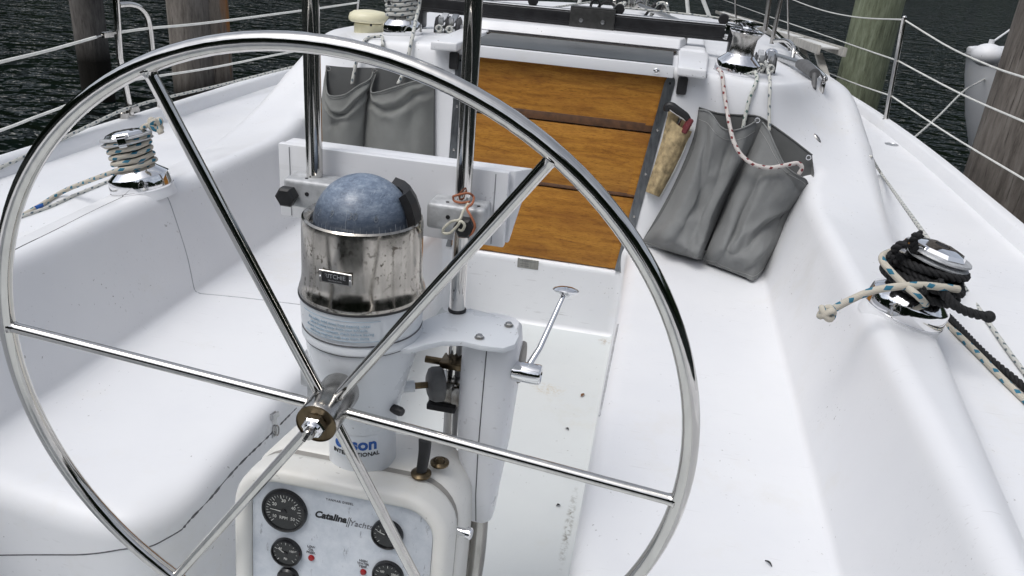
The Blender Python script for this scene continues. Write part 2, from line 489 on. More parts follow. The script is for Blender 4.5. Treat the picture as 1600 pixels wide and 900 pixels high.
# ------------------------------------------------------------------ the boat's moulded deck: one distance field, meshed and projected onto itself
def smin(a, b, k):
    h = np.maximum(k - np.abs(a - b), 0) / k
    return np.minimum(a, b) - h * h * k * .25
def smax(a, b, k): return -smin(-a, -b, k)
def sstep(x, a, b):
    t = np.clip((x - a) / (b - a), 0, 1); return t * t * (3 - 2 * t)
def y_bulk(z): return 2.80 + .15 * (z - .30)
def deck_z(y): return .575 + .012 * (y - 1.5)
def beam_at(y):
    return 1.70 - .030 * np.maximum(y - 3.6, 0) ** 2 - .035 * np.maximum(1.2 - y, 0) ** 2
def coam_out(y): return 1.06 + .115 * (np.clip(y, -2, 3.2) - 1.3)
def coam_top(y): return .70 + .23 * sstep(y, 2.5, 3.5)
def boat_sdf(x, y, z):
    a = np.abs(x)
    deck = smax(z - deck_z(y) + .012 * (a - 1.2), a - beam_at(y), .03)
    # coaming and cabin trunk: one moulding, the coaming ramps up into the cabin shoulder
    w = sstep(a, .72, 1.12)
    y0 = 2.72 - .30 * w; y1 = 2.92 + .53 * w
    t = np.clip((y - y0) / (y1 - y0), 0, 1.6)
    t = smin(t * t, 1.0 + 0 * t, .16)
    low = .70 - .23 * (a - .93)
    top = 1.047 - .055 * a * a - .004 * (y - 3)
    H = low + (top - low) * t
    nar = .05 * np.maximum(y - 3.6, 0)
    sd_ = (a - (coam_out(y) - nar) + .30 * (z - .60)) * .95
    sup = smax((z - H) * .9, sd_, .040 + .05 * sstep(y, 2.6, 3.6))
    sup = smax(sup, (y - 6.9 + 1.2 * (z - .6)) * .6, .2)
    sol = smin(deck, sup, .05)
    # upper well: between the seat backs, from seat level up
    side = (a - (.838 + .30 * (z - .40) + 1.3 * np.maximum(z - .72, 0))) * .95
    wu = smax(side, y - y_bulk(z), .06)
    wu = smax(wu, .40 - z, .016)
    sol = smax(sol, -wu, .045)
    # lower well: foot well between the seats, wider aft where the wheel stands
    foot = a - (.352 + .02 * z)
    tee = smax(a - .82, y - (.945 + .12 * (a - .4)), .05)
    plan = smin(foot, tee, .20)
    wl = smax(plan, y - (2.80 + .05 * (.3 - z)), .035)
    wl = smax(wl, -z, .018)
    wl = smax(wl, -.75 - y, .1)
    wu2 = smax(a - .82, -z + .3, .05)
    sol = smax(sol, -wl, .055)
    # companionway notch
    no = np.maximum(np.maximum(np.maximum(x - (.325 + .115 * (z - .28)), -x - (.330 + .012 * (z - .28))), .283 - z), np.maximum(y - y_bulk(z) - .045, y_bulk(z) - .3 - y))
    no = np.maximum(no, z - 1.2)
    sol = smax(sol, -no, .022)
    return sol

def mesh_sdf(x0, x1, y0, y1, z0, z1, h):
    nx, ny, nz = (int(round((b - a) / h)) + 1 for a, b in ((x0, x1), (y0, y1), (z0, z1)))
    X = (x0 + h * np.arange(nx, dtype=np.float32))[:, None, None]
    Y = (y0 + h * np.arange(ny, dtype=np.float32))[None, :, None]
    Z = (z0 + h * np.arange(nz, dtype=np.float32))[None, None, :]
    fld = boat_sdf(X, Y, Z)
    neg = fld < 0
    cnt = np.zeros((nx - 1, ny - 1, nz - 1), np.int8)
    for i in (0, 1):
        for j in (0, 1):
            for k in (0, 1):
                cnt += neg[i:nx - 1 + i, j:ny - 1 + j, k:nz - 1 + k]
    act = (cnt > 0) & (cnt < 8)
    idx = np.full(act.shape, -1, np.int64); ids = np.argwhere(act); idx[act] = np.arange(len(ids))
    P = (ids + .5) * h + np.array([x0, y0, z0])
    def g(P):
        e = 1e-4; f0 = boat_sdf(P[:, 0], P[:, 1], P[:, 2]); G = np.empty_like(P)
        for a in range(3):
            D = np.zeros(3); D[a] = e
            q1 = P + D; q0 = P - D
            G[:, a] = (boat_sdf(q1[:, 0], q1[:, 1], q1[:, 2]) - boat_sdf(q0[:, 0], q0[:, 1], q0[:, 2])) / (2 * e)
        return f0, G
    base = P.copy()
    for it in range(5):
        f0, G = g(P)
        st = (f0 / np.maximum((G * G).sum(1), .05))[:, None] * G
        P = P - np.clip(st, -h, h)
        P = base + np.clip(P - base, -1.1 * h, 1.1 * h)
    f0, G = g(P)
    Nn = G / np.maximum(np.linalg.norm(G, axis=1), 1e-6)[:, None]
    faces = []
    for ax_ in range(3):
        s0 = [slice(None)] * 3; s1 = [slice(None)] * 3
        s0[ax_] = slice(0, -1); s1[ax_] = slice(1, None)
        A = neg[tuple(s0)]; B = neg[tuple(s1)]
        cr_ = np.argwhere(A != B)
        o1, o2 = [q for q in range(3) if q != ax_]
        ok = (cr_[:, o1] > 0) & (cr_[:, o2] > 0) & (cr_[:, o1] < act.shape[o1]) & (cr_[:, o2] < act.shape[o2])
        cr_ = cr_[ok]
        def at(d1, d2):
            q = cr_.copy(); q[:, o1] += d1; q[:, o2] += d2
            return idx[q[:, 0], q[:, 1], q[:, 2]]
        quad = np.stack([at(-1, -1), at(0, -1), at(0, 0), at(-1, 0)], 1)
        inside_first = A[cr_[:, 0], cr_[:, 1], cr_[:, 2]]
        flip = inside_first if ax_ != 1 else ~inside_first
        quad[~flip] = quad[~flip][:, ::-1]
        faces.append(quad)
    F = np.concatenate(faces)
    return P, Nn, F[(F >= 0).all(1)]

boat = thing('sailboat', 'white sailing yacht whose cockpit and cabin fill the photo', 'sailboat', (0, 0, 0))

def region(C):
    a = np.abs(C[:, 0]); y = C[:, 1]; z = C[:, 2]
    r = np.full(len(C), 5)
    deckm = (a > coam_out(y) + .02) & (y < 3.5) | (z < deck_z(y) + .03) & (a > 1.0) & (y >= 2.4)
    r[:] = 2                                             # coaming
    r[(y > y_bulk(z) - .035) & (z > .02) & (a < 1.32) & ((y > 3.0) | (a < 1.02))] = 3     # cabin
    r[deckm] = 4
    r[(z < .43) & (a < .87) & (y > -1) & (y < y_bulk(z) - .034)] = 1
    r[(z < .045) & (y < 2.80) & ((a < .352) | (y < .92))] = 0
    r[(a < .352) & (y > 2.72) & (z > .02) & (y < 3.1) & (z < .32)] = 3
    return r
NAMES = {0: 'cockpit_floor', 1: 'bench_seat', 2: 'coaming', 3: 'cabin_trunk', 4: 'side_deck'}
def emit(P, Nn, F):
    Cc = P[F].mean(1); rg = region(Cc)
    for k, nm in NAMES.items():
        for side in ((0,) if k in (0, 3) else (-1, 1)):
            sel = (rg == k) if side == 0 else (rg == k) & (np.sign(Cc[:, 0]) == side)
            f = F[sel]
            if len(f) < 20: continue
            used, inv = np.unique(f.ravel(), return_inverse=True)
            v = P[used]; n = Nn[used]; f = inv.reshape(-1, 4)
            me = bpy.data.meshes.new(nm); me.from_pydata(v.tolist(), [], f.tolist()); me.update()
            me.polygons.foreach_set('use_smooth', [True] * len(me.polygons))
            me.normals_split_custom_set_from_vertices(n.tolist())
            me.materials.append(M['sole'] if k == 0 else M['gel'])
            o = bpy.data.objects.new(nm, me); COL.objects.link(o); o.parent = boat
H_ = .0105
emit(*mesh_sdf(-1.85, 1.8479, -.90, 3.741, -.05, 1.147, H_))
emit(*mesh_sdf(-1.84, 1.84, 3.72575, 7.22575, .46, 1.16, .02))
emit(*mesh_sdf(-1.84, 1.84, 7.19575, 9.6, .40, 1.20, .04))

# hull topsides: from the deck edge down below the water
V = []; F = []
ys = [ -2.2 + .25 * i for i in range(50)]
ys = [y for y in ys if beam_at(y) > .03]
prof = [(0, .012), (.01, -.02), (.03, -.25), (.09, -.6), (.30, -1.0), (.9, -1.25)]
for s in (-1, 1):
    b0 = len(V)
    for y in ys:
        for dx, dz in prof:
            V.append((s * max(float(beam_at(y)) + .004 - dx * 1.0, .0), y, float(deck_z(y)) + dz - .02))
    n = len(prof)
    for i in range(len(ys) - 1):
        for k in range(n - 1):
            q = (b0 + i * n + k, b0 + i * n + k + 1, b0 + (i + 1) * n + k + 1, b0 + (i + 1) * n + k)
            F.append(q if s < 0 else q[::-1])
link_mesh('hull', V, F, M['gel'], boat)
# toe rails along both deck edges
for s in (-1, 1):
    P = []
    for y in [ -1.6 + .2 * i for i in range(42)]:
        b = float(beam_at(y)); z = float(deck_z(y))
        if b < .3: continue
        P.append([Vector((s * (b + .012), y, z - .05)), Vector((s * (b + .012), y, z + .035)), Vector((s * (b + .004), y, z + .047)),
                  Vector((s * (b - .025), y, z + .047)), Vector((s * (b - .038), y, z + .038)), Vector((s * (b - .052), y, z - .010)), Vector((s * (b - .07), y, z - .014))])
    mb = MB(); mb.grid(P if s > 0 else [r[::-1] for r in P]); mb.build('toe_rail', M['gel'], boat, angle=50)

# seams: dark tubes drawn for the shade in gaps between mouldings
def onsurf(x, y, z, it=6):
    p = np.array([[x, y, z]], float)
    for _ in range(it):
        f0 = boat_sdf(p[:, 0], p[:, 1], p[:, 2]); G = np.zeros(3)
        for a in range(3):
            D = np.zeros(3); D[a] = 1e-4; q = p + D
            G[a] = (boat_sdf(q[:, 0], q[:, 1], q[:, 2])[0] - f0[0]) / 1e-4
        p = p - (f0[0] / max(G @ G, .05)) * G
    return Vector(p[0]), Vector(G).normalized()
def hit(px, py):
    """first point of the boat's surface along a line of sight"""
    r = ray(px, py); r = r / np.linalg.norm(r)
    t = .3 + .004 * np.arange(2600)
    p = CAM[None] + r[None] * t[:, None]
    f = boat_sdf(p[:, 0], p[:, 1], p[:, 2])
    i = int(np.argmax(f < 0)) if (f < 0).any() else int(np.argmin(f / t))
    return onsurf(*(CAM + r * t[i]))
def seam(pts, r=.002, mat='seam', name='gap_line', n=10, lift=.35, jit=0.):
    P = cr(pts, n); out = []
    for k, p in enumerate(P):
        q, nn = onsurf(*p)
        out.append(q + nn * r * (lift - .9))
    rr = [r * (1 + jit * (random.random() - .5) * 2) for _ in out]
    mb = MB(); mb.tube(out, rr, 6); return mb.build(name, M[mat], boat)
def hp(*pix): return [hit(*p)[0] for p in pix]
seam(hp((-40, 428), (27, 389), (85, 360), (143, 331), (200, 304)), .0022)
seam(hp((250, 297), (275, 345), (292, 400), (303, 450), (309, 458)), .0027, 'palegap')
seam(hp((309, 458), (380, 466), (474, 477)), .0027, 'palegap')
seam(hp((-30, 869), (80, 866), (180, 860), (233, 853), (262, 840), (283, 827)), .0022)
seam(hp((283, 827), (310, 797), (367, 733), (420, 680), (463, 637)), .0026, 'seam', n=22, jit=.45)
# seam(hp((1334, 203), (1364, 250), (1392, 300)), .003, 'palegap', n=8, jit=.5)
# seam(hp((1434, 627), (1470, 700), (1520, 805), (1567, 900)), .0011, 'palegap')

# ------------------------------------------------------------------ steering wheel
WC = Vector((.003, .867, .787)); WT = rad(3)
wn = Vector((0, math.cos(WT), math.sin(WT))); wu_ = Vector((1, 0, 0)); wv = Vector((0, -math.sin(WT), math.cos(WT)))
wheel = thing('helm', 'large polished stainless steering wheel with six thin spokes', 'steering wheel', WC)
RW = .4945
mb = MB(); mb.tube([WC + wu_ * RW * math.cos(2 * PI * k / 128) + wv * RW * math.sin(2 * PI * k / 128) for k in range(128)], .0114, 20, closed=True)
mb.build('rim', M['steel'], wheel, angle=None)
for k in range(6):
    a = rad(-5.3 + 60 * k); d = wu_ * math.cos(a) + wv * math.sin(a)
    mb = MB(); p0 = WC + d * .022 - wn * -.004; p1 = WC + d * (RW - .006)
    mb.tube([p0, p0 + d * .01, p1 - d * .010, p1 - d * .003, p1], [.0080, .0080, .0080, .0092, .0115], 16)
    mb.build('spoke', M['steel'], wheel, angle=None)
mb = MB(); mb.lathe([(.0265, -.055), (.0285, -.052), (.0290, -.045), (.0290, .026), (.0275, .030)], WC + wn * .022, wn, 40)
mb.build('hub', M['steel_dull'], wheel, angle=30)
mb = MB(); mb.lathe([(.0285, -.0022), (.0288, 0), (.0150, .0008), (.0145, -.0022)], WC - wn * .034, wn, 40, False, False)
mb.build('washer', M['bronze'], wheel)
mb = MB(); mb.lathe([(.0168, 0), (.0168, -.010), (.0150, -.0125)], WC - wn * .034, wn, 6)
mb.lathe([(.0125, -.0125), (.0110, -.017), (.0095, -.0185)], WC - wn * .034, wn, 24)
nut = mb.build('nut', M['chrome'], wheel, angle=25)
sh = MB(); sh.lathe([(.0078, -.016), (.0078, -.027), (.0066, -.029)], WC - wn * .034, wn, 24); sh.build('shaft_end', M['steel_dull'], nut, angle=30)
text_mesh('lettering', 'EDSON', .0062, WC - wn * .0637, wu_ * .5 + wv * .86, wv * .5 - wu_ * .86, M['inkblack'], nut, bold=.0002)
adopt(wheel)

# ------------------------------------------------------------------ pedestal
PC = Vector((0, 1.012, 0))
ped = thing('steering_pedestal', 'white painted pedestal column that carries the steering wheel and compass', 'pedestal', (0, 1.012, 0))
mb = MB(); mb.lathe([(.054, .56), (.054, .66), (.057, .70), (.064, .735), (.073, .77), (.0815, .80), (.0845, .822), (.0850, .842)], PC, (0, 0, 1), 48)
mb.build('column', M['paint'], ped, angle=40)
mb = MB(); mb.lathe([(.0885, .842), (.0905, .845), (.0905, .852), (.0890, .855), (.0890, .862), (.0905, .864), (.0920, .905), (.0915, .909)], PC, (0, 0, 1), 56)
col_ = mb.build('collar', M['paint'], ped, angle=30)
def ring_line(z, r, t, mat, parent, a0=0, a1=2 * PI, name='groove'):
    mb = MB(); n = 90
    mb.tube([PC + Vector((r * math.cos(a0 + (a1 - a0) * k / n), r * math.sin(a0 + (a1 - a0) * k / n), z)) for k in range(n + 1)], t, 6)
    return mb.build(name, M[mat], parent)
ring_line(.8415, .0868, .0018, 'seam', col_); ring_line(.8585, .0892, .0012, 'seam', col_)
# printed caution label wrapped on the collar
def wrap(me_obj, R):
    """bend flat text (u along x, v along z) round the pedestal axis"""
    for v in me_obj.data.vertices:
        u, w_, t = v.co.x, v.co.y, v.co.z
        a = -PI / 2 + u / R
        v.co = (PC.x + (R + t) * math.cos(a), PC.y + (R + t) * math.sin(a), w_)
A0 = -PI / 2 - .72; A1 = -PI / 2 + .64
mb = MB(); P = []
for zz in (.867, .901): P.append([PC + Vector(((.0908 + (zz - .864) * .037 + .0006) * math.cos(A0 + (A1 - A0) * k / 24), (.0908 + (zz - .864) * .037 + .0006) * math.sin(A0 + (A1 - A0) * k / 24), zz)) for k in range(25)])
mb.grid(P); lab = mb.build('caution_label', M['sticker'], ped)
for zz, aa, bb in ((.868, A0, A1), (.900, A0, A1)): ring_line(zz, .0920 + (zz - .868) * .037, .0004, 'inkpale', lab, aa, bb, 'label_border')
LINES = ['for safety, hold down boat steering wheel', 'when locking lever from your binnacle.', 'do not remove compass, check before leaving', 'and keep magnets well away from dome']
for i, tx in enumerate(LINES):
    t = text_mesh('label_text', tx, .0058, (0, 0, 0), (1, 0, 0), (0, 1, 0), M['inkpale'], lab)
    zc = .8935 - .0066 * i
    for v in t.data.vertices: v.co.y += zc; v.co.x -= .004
    wrap(t, .0926 + (zc - .868) * .037)
# maker's sticker low on the column
mb = MB(); P = []
for zz in (.642, .684): P.append([PC + Vector((.0563 * math.cos(-PI / 2 - .56 + 1.36 * k / 14), .0563 * math.sin(-PI / 2 - .56 + 1.36 * k / 14), zz)) for k in range(15)])
mb.grid(P); stk = mb.build('maker_sticker', M['sticker'], ped)
t = text_mesh('lettering', 'edson', .029, (0, 0, 0), (1, 0, 0), (0, 1, 0), M['inkblue'], stk, bold=.0009)
for v in t.data.vertices: v.co.y += .6675; v.co.x += .0085
wrap(t, .0567)
t = text_mesh('lettering', 'INTERNATIONAL', .0100, (0, 0, 0), (1, 0, 0), (0, 1, 0), M['inkblack'], stk, bold=.00018)
for v in t.data.vertices: v.co.y += .6495; v.co.x += .0085
wrap(t, .0567)
for (px, py, y, r) in ((531, 604, .953, .011), (621, 641, .985, .0075), (548, 620, .955, .008)):
    c = ay(px, py, y); mb = MB(); d = (c - Vector((0, 1.012, c.z))).normalized()
    mb.lathe([(r * .8, -.012), (r, -.004), (r, .006), (r * .8, .010)], c, d, 16); mb.build('rubber_plug', M['black'], ped)
c = ay(486, 575, 1.01); mb = MB(); mb.box(c, (.026, .03, .055), bev=.006); mb.box(c + Vector((.004, 0, -.035)), (.016, .02, .05), bev=.004); mb.build('cable_lug', M['castalu'], ped)
# friction brake: threaded shaft and black hand wheel on the starboard side
c = ay(683, 600, 1.075); dirx = (c - Vector((0, 1.02, c.z))).normalized()
mb = MB(); mb.tube([c - dirx * .055, c - dirx * .012], .0055, 12); br = mb.build('brake_shaft', M['bronze'], ped)
mb = MB(); mb.tube([c - dirx * .062, c - dirx * .038], .0095, 14); mb.build('brake_boss', M['paint'], ped)
mb = MB(); mb.lathe([(.018, -.016), (.026, -.012), (.029, -.006), (.029, .006), (.026, .010), (.012, .012)], c, dirx, 30, radial=lambda k, r, z: 1 + (.03 * math.cos(k * 2 * PI / 3.75) if r > .02 else 0))
mb.build('brake_handwheel', M['grey_rubber'], ped)
adopt(ped)

# ------------------------------------------------------------------ compass on top of the collar
comp = thing('binnacle_compass', 'scratched blue compass dome set in a spotted stainless drum', 'compass', (0, 1.012, .909))
mb = MB(); mb.lathe([(.0925, .909), (.0935, .912), (.0928, .917), (.0905, .924), (.0886, .934), (.0880, .945), (.0868, 1.018), (.0858, 1.025), (.083, 1.0275), (.078, 1.0255), (.0725, 1.0200), (.0715, 1.014)], PC, (0, 0, 1), 72, True, True)
drum = mb.build('drum', M['steel_spot'], comp, angle=40)
ring_line(.9092, .0925, .0022, 'black', drum, name='rubber_seal')
def dome_mat():
    m, nt, p = newmat('scratched blue dome')
    v = coords(nt, scale=(16, 16, 46)); f = noise_tex(nt, v, 3.4, 8, .78)
    v2 = coords(nt, scale=(60, 12, 30), rot=(.3, .5, .2)); f2 = noise_tex(nt, v2, 6, 4, .7)
    c = ramp(nt, f, [(.34, (.085, .12, .18)), (.50, (.17, .22, .30)), (.60, (.27, .33, .41)), (.74, (.45, .50, .56))])
    c = mixc(nt, ramp(nt, f2, [(.54, (0, 0, 0)), (.70, (.7, .7, .7))]), c, (.36, .41, .48))
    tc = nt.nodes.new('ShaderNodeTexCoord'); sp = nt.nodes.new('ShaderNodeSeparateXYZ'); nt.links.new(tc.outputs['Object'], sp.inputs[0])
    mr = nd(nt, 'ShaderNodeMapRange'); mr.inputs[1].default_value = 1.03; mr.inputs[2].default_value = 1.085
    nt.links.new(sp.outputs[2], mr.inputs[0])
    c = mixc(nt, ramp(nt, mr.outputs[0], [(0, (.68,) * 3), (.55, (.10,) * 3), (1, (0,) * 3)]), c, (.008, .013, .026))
    nt.links.new(c, p.inputs['Base Color']); p.inputs['Roughness'].default_value = .45
    p.inputs['Coat Weight'].default_value = .3; p.inputs['Coat Roughness'].default_value = .12
    return m
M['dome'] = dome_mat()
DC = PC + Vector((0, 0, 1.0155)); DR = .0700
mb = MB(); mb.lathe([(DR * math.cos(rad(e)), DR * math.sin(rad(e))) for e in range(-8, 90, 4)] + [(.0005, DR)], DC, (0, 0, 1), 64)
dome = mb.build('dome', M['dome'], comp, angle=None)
for tx, da, el in (('12', -46, 19), ('9', -20, 23), ('30', 8, 24), ('6', 36, 22)):
    t = text_mesh('card_numeral', tx, .0145, (0, 0, 0), (1, 0, 0), (0, 1, 0), M['inkdim'], dome, shear=.2)
    for v in t.data.vertices:
        a = -PI / 2 + rad(da) + v.co.x / DR; e = rad(el) + v.co.y / DR
        v.co = DC + Vector((math.cos(a) * math.cos(e), math.sin(a) * math.cos(e), math.sin(e))) * (DR + .0003)
mb = MB()
for k in range(26):
    a = -PI + PI * k / 25; e0, e1 = rad(4), rad(9 if k % 3 else 13)
    mb.tube([DC + Vector((math.cos(a) * math.cos(e), math.sin(a) * math.cos(e), math.sin(e))) * (DR + .0001) for e in (e0, (e0 + e1) / 2, e1)], .00035, 4)
mb.tube([DC + Vector((math.cos(-PI / 2 + .02) * math.cos(e), math.sin(-PI / 2 + .02) * math.cos(e), math.sin(e))) * (DR + .0001) for e in (rad(8), rad(18), rad(30))], .0005, 4)
mb.build('card_ticks', M['inkdim'], dome)
# black folding sun hood behind the dome
mb = MB(); rows = []
for rr, e_in in ((DR + .003, None), (DR + .016, None)):
    rows.append([[DC + Vector((math.cos(a) * math.cos(e), math.sin(a) * math.cos(e), math.sin(e))) * rr for a in [rad(-10 + 76 * k / 4) for k in range(5)]] for e in [rad(q) for q in (-4, 12, 27, 39)]])
inn, out_ = rows
mb.grid(out_); mb.grid([r[::-1] for r in inn])
mb.grid([out_[-1][::-1], inn[-1][::-1]]); mb.grid([out_[0], inn[0]])
mb.grid([[r[0] for r in out_], [r[0] for r in inn]][::-1]); mb.grid([[r[-1] for r in out_], [r[-1] for r in inn]])
mb.build('sun_hood', M['black'], comp, angle=12)
# riveted name badge
BC = ay(525, 430, .925); ba = math.atan2(BC.y - 1.012, BC.x)
badge_c = Vector((.0886 * math.cos(ba), 1.012 + .0886 * math.sin(ba), .962))
bn = Vector((math.cos(ba), math.sin(ba), 0)); bu = Vector((-math.sin(ba), math.cos(ba), 0))
mb = MB(); mb.box(badge_c, (.049, .0022, .0185), Matrix((bu, -bn, Vector((0, 0, 1)))).transposed(), .0006, 1)
bd = mb.build('name_badge', M['steel_dull'], drum)
mb = MB(); mb.box(badge_c + bn * .001, (.040, .0008, .0145), Matrix((bu, -bn, Vector((0, 0, 1)))).transposed()); mb.build('badge_field', M['inkblack'], drum)
text_mesh('lettering', 'RITCHIE', .0088, badge_c + bn * .0019 + Vector((0, 0, .0022)), bu, (0, 0, 1), M['steel'], drum, bold=.0001)
text_mesh('lettering', 'NAVIGATION', .0034, badge_c + bn * .0019 - Vector((0, 0, .0040)), bu, (0, 0, 1), M['steel'], drum)
for s in (-1, 1):
    mb = MB(); mb.sphere(badge_c + bu * .0222 * s + bn * .0012, .0017, 10, 6); mb.build('rivet', M['chrome'], drum)
adopt(comp)

# ------------------------------------------------------------------ pedestal guard: two poles, cast clamps, shelf
guard = thing('pedestal_guard', 'pair of tall stainless guard poles with grey cast clamps in front of the compass', 'guard rail', (0, 1.117, 0))
PX = .1207
for s in (-1, 1):
    mb = MB(); x = s * PX
    pts = [Vector((x, 1.117, .02 if s > 0 else .02)), Vector((x, 1.117, 1.60)), Vector((x, 1.117, 1.66))]
    pts += [Vector((x - s * .06 * (1 - math.cos(t)), 1.117, 1.66 + .06 * math.sin(t))) for t in (.4, .8, 1.2, PI / 2)] + [Vector((0, 1.117, 1.72))]
    mb.tube(pts, .0128, 22); mb.build('pole', M['steel'], guard, angle=60)
def clamp(x0, x1, z0, z1, kx, dark_left):
    mb = MB(); mb.box(((x0 + x1) / 2, 1.112, (z0 + z1) / 2), (x1 - x0, .052, z1 - z0), bev=.007, seg=3)
    b = mb.build('clamp', M['castalu'], guard, angle=40)
    mb = MB(); mb.lathe([(.006, .004), (.0145, 0), (.0165, -.006), (.0165, -.018), (.013, -.022)], Vector((kx, 1.086, (z0 + z1) / 2 - (.002 if dark_left else .006))), (0, 1, 0), 6)
    mb.build('clamp_knob', M['black'], b, angle=20)
    for q in (.32, .86):
        mb = MB(); mb.lathe([(.0026, 0), (.0026, .001)], Vector((x0 + (x1 - x0) * q, 1.1, z1)), (0, 0, 1), 10); mb.build('screw_hole', M['black'], b)
    mb = MB(); mb.lathe([(.0034, 0), (.0034, -.001)], Vector((x0 + (x1 - x0) * .38, 1.086, (z0 + z1) / 2 + .002)), (0, 1, 0), 10); mb.build('screw_hole', M['black'], b)
clamp(-.160, -.055, .995, 1.040, -.148, True)
clamp(.072, .162, .992, 1.033, .136, False)
# shelf plate from the collar over to the control housing
pl = [az(*p, .842) for p in ((655, 506), (690, 491), (735, 484), (770, 493), (795, 505), (808, 516), (811, 528), (804, 541), (786, 547), (752, 543), (722, 536), (692, 536), (664, 542), (640, 549), (600, 545), (600, 520))]
mb = MB(); mb.prism([(p.x, p.y) for p in pl][::-1], .0095, (0, 0, .836), (1, 0, 0), (0, 1, 0), .003, 2)
shelf = mb.build('shelf_plate', M['paint'], guard, angle=50)
for p in ((795, 509), (749, 528)):
    c = az(*p, .846); mb = MB(); mb.lathe([(.0075, 0), (.0078, .0012), (.0030, .0016)], c, (0, 0, 1), 14); mb.lathe([(.0058, .001), (.0058, .0045), (.005, .0055)], c, (0, 0, 1), 6); mb.build('bolt', M['steel_dull'], shelf, angle=30)
mb = MB(); mb.lathe([(.0145, .846), (.0150, .849), (.0138, .851)], (PX, 1.117, 0), (0, 0, 1), 24); mb.build('pole_collar', M['black'], guard)
c = Vector((PX - .002, 1.112, 0)); zc = ay(693, 612, 1.10).z
mb = MB(); mb.box((PX - .008, 1.115, zc), (.058, .044, .046), bev=.006); mb.box((PX + .02, 1.10, zc + .004), (.03, .03, .034), bev=.004); low = mb.build('lower_clamp', M['steel_dull'], guard, angle=40)
mb = MB(); zz = ay(690, 565, 1.10).z; mb.tube([Vector((PX - .045, 1.10, zz)), Vector((PX + .03, 1.10, zz))], .006, 10); mb.box((PX + .002, 1.105, zz), (.04, .035, .012), bev=.002); mb.build('hinge_pin', M['bronze'], guard)
mb = MB(); mb.box((PX - .012, 1.096, zc - .026), (.05, .02, .012), bev=.003); mb.build('clamp_screw', M['black'], low)
adopt(guard)

# ------------------------------------------------------------------ instrument pod under the wheel
TN = Vector((0, -.9945, .1045)); TV = Vector((0, .1045, .9945)); TU = Vector((1, 0, 0)); PO = Vector((-.003, .930, .55))
def pp(u, v, d=0.): return PO + TU * u + TV * v + TN * d
def pn(px, py):
    q = apl(px, py, TN, TN.dot(PO)); d = q - PO; return d.dot(TU), d.dot(TV)
pod = thing('instrument_pod', 'cream moulded engine instrument pod below the steering wheel hub', 'instrument panel', (0, 1.0, .25))
def outl(g, top=.068, r=.078, bot=-.32): return rrect(-.182 + g, .180 - g, bot + g, top - g, [.02, .02, max(r - g, .012), max(r - g, .012)], 8)
def loops(seq):
    P = [[pp(u, v, d) for u, v in outl(g)] for g, d in seq]
    for r_ in P: r_.append(r_[0])
    return P
mb = MB(); mb.grid(loops([(.006, -.045), (.001, -.040), (0, -.030), (.001, .002), (.004, .010), (.010, .014), (.018, .0145), (.024, .012), (.0275, .006), (.029, -.003)])[::-1])
mb.build('front_cover', M['cream'], pod, angle=50)
mb = MB(); mb.grid(loops([(.008, -.058), (.0035, -.057), (.0035, -.044), (.008, -.043)])[::-1]); mb.build('gasket', M['gasket'], pod, angle=50)
back = [(.20, -.19), (.03, -.19), (.012, -.182), (.002, -.165), (-.001, -.07), (.003, -.058), (.008, -.056)]
mb = MB(); mb.grid(loops([(g, d) for g, d in back])[::-1]); mb.build('rear_housing', M['cream'], pod, angle=50)
def panel_mat():
    m, nt, p = newmat('scuffed white panel')
    v = coords(nt); f = noise_tex(nt, v, 35, 5, .7); f2 = noise_tex(nt, coords(nt, scale=(1.6, 1, .5), rot=(0, .6, 0)), 55, 4, .75)
    c = ramp(nt, f, [(.3, (.50, .54, .59)), (.65, (.64, .67, .71))])
    c = mixc(nt, ramp(nt, f2, [(.63, (0, 0, 0)), (.72, (.75, .75, .75))]), c, (.15, .16, .18))
    nt.links.new(c, p.inputs['Base Color']); p.inputs['Roughness'].default_value = .42
    return m
pan = outl(.0295)
mb = MB(); mb.add([pp(u, v, .0005) for u, v in pan], [tuple(range(len(pan)))])
panel = mb.build('panel_face', panel_mat(), pod)
def gauge(u, v, r, big, marks, needle_deg):
    mb = MB(); c = pp(u, v, 0)
    mb.lathe([(r, 0), (r, .006), (r * .96, .0085), (r * .88, .009), (r * .85, .0065)], c, TN, 48, False, False)
    g = mb.build('gauge', M['blackgloss'], pod, angle=40)
    mb = MB(); mb.lathe([(r * .86, .0062), (.0002, .0062)], c, TN, 40, False, False); mb.build('gauge_face', M['gauge'], g)
    mb = MB(); nt_ = 27 if big else 13
    for k in range(nt_):
        a = rad(225 - 270 * k / (nt_ - 1)); L = .10 if k % 3 else .17
        d = TU * math.cos(a) + TV * math.sin(a); s_ = d.cross(TN)
        a0, a1 = c + d * r * (.78 - L) + TN * .0066, c + d * r * .78 + TN * .0066
        w_ = .0003 if k % 3 else .0005
        mb.add([a0 - s_ * w_, a0 + s_ * w_, a1 + s_ * w_, a1 - s_ * w_], [(0, 1, 2, 3)])
    mb.build('tick_marks', M['inkwhite'], g)
    a = rad(needle_deg); d = TU * math.cos(a) + TV * math.sin(a); s_ = d.cross(TN)
    mb = MB(); q = c + TN * .0072
    mb.add([q - s_ * .0011 + d * r * .06, q + s_ * .0011 + d * r * .06, q + s_ * .0004 + d * r * .60, q - s_ * .0004 + d * r * .60], [(0, 1, 2, 3)])
    mb.build('needle', M['inkwhite'], g)
    mb = MB(); mb.lathe([(r * .13, .0064), (r * .12, .0078), (.0003, .0082)], c, TN, 18); mb.build('needle_cap', M['blackgloss'], g)
    for tx, ang, rr in marks:
        a = rad(ang); text_mesh('dial_numeral', tx, r * .20, c + (TU * math.cos(a) + TV * math.sin(a)) * r * rr + TN * .0066, TU, TV, M['inkwhite'], g)
    return g
def pg(px, py): return pn(px, py)
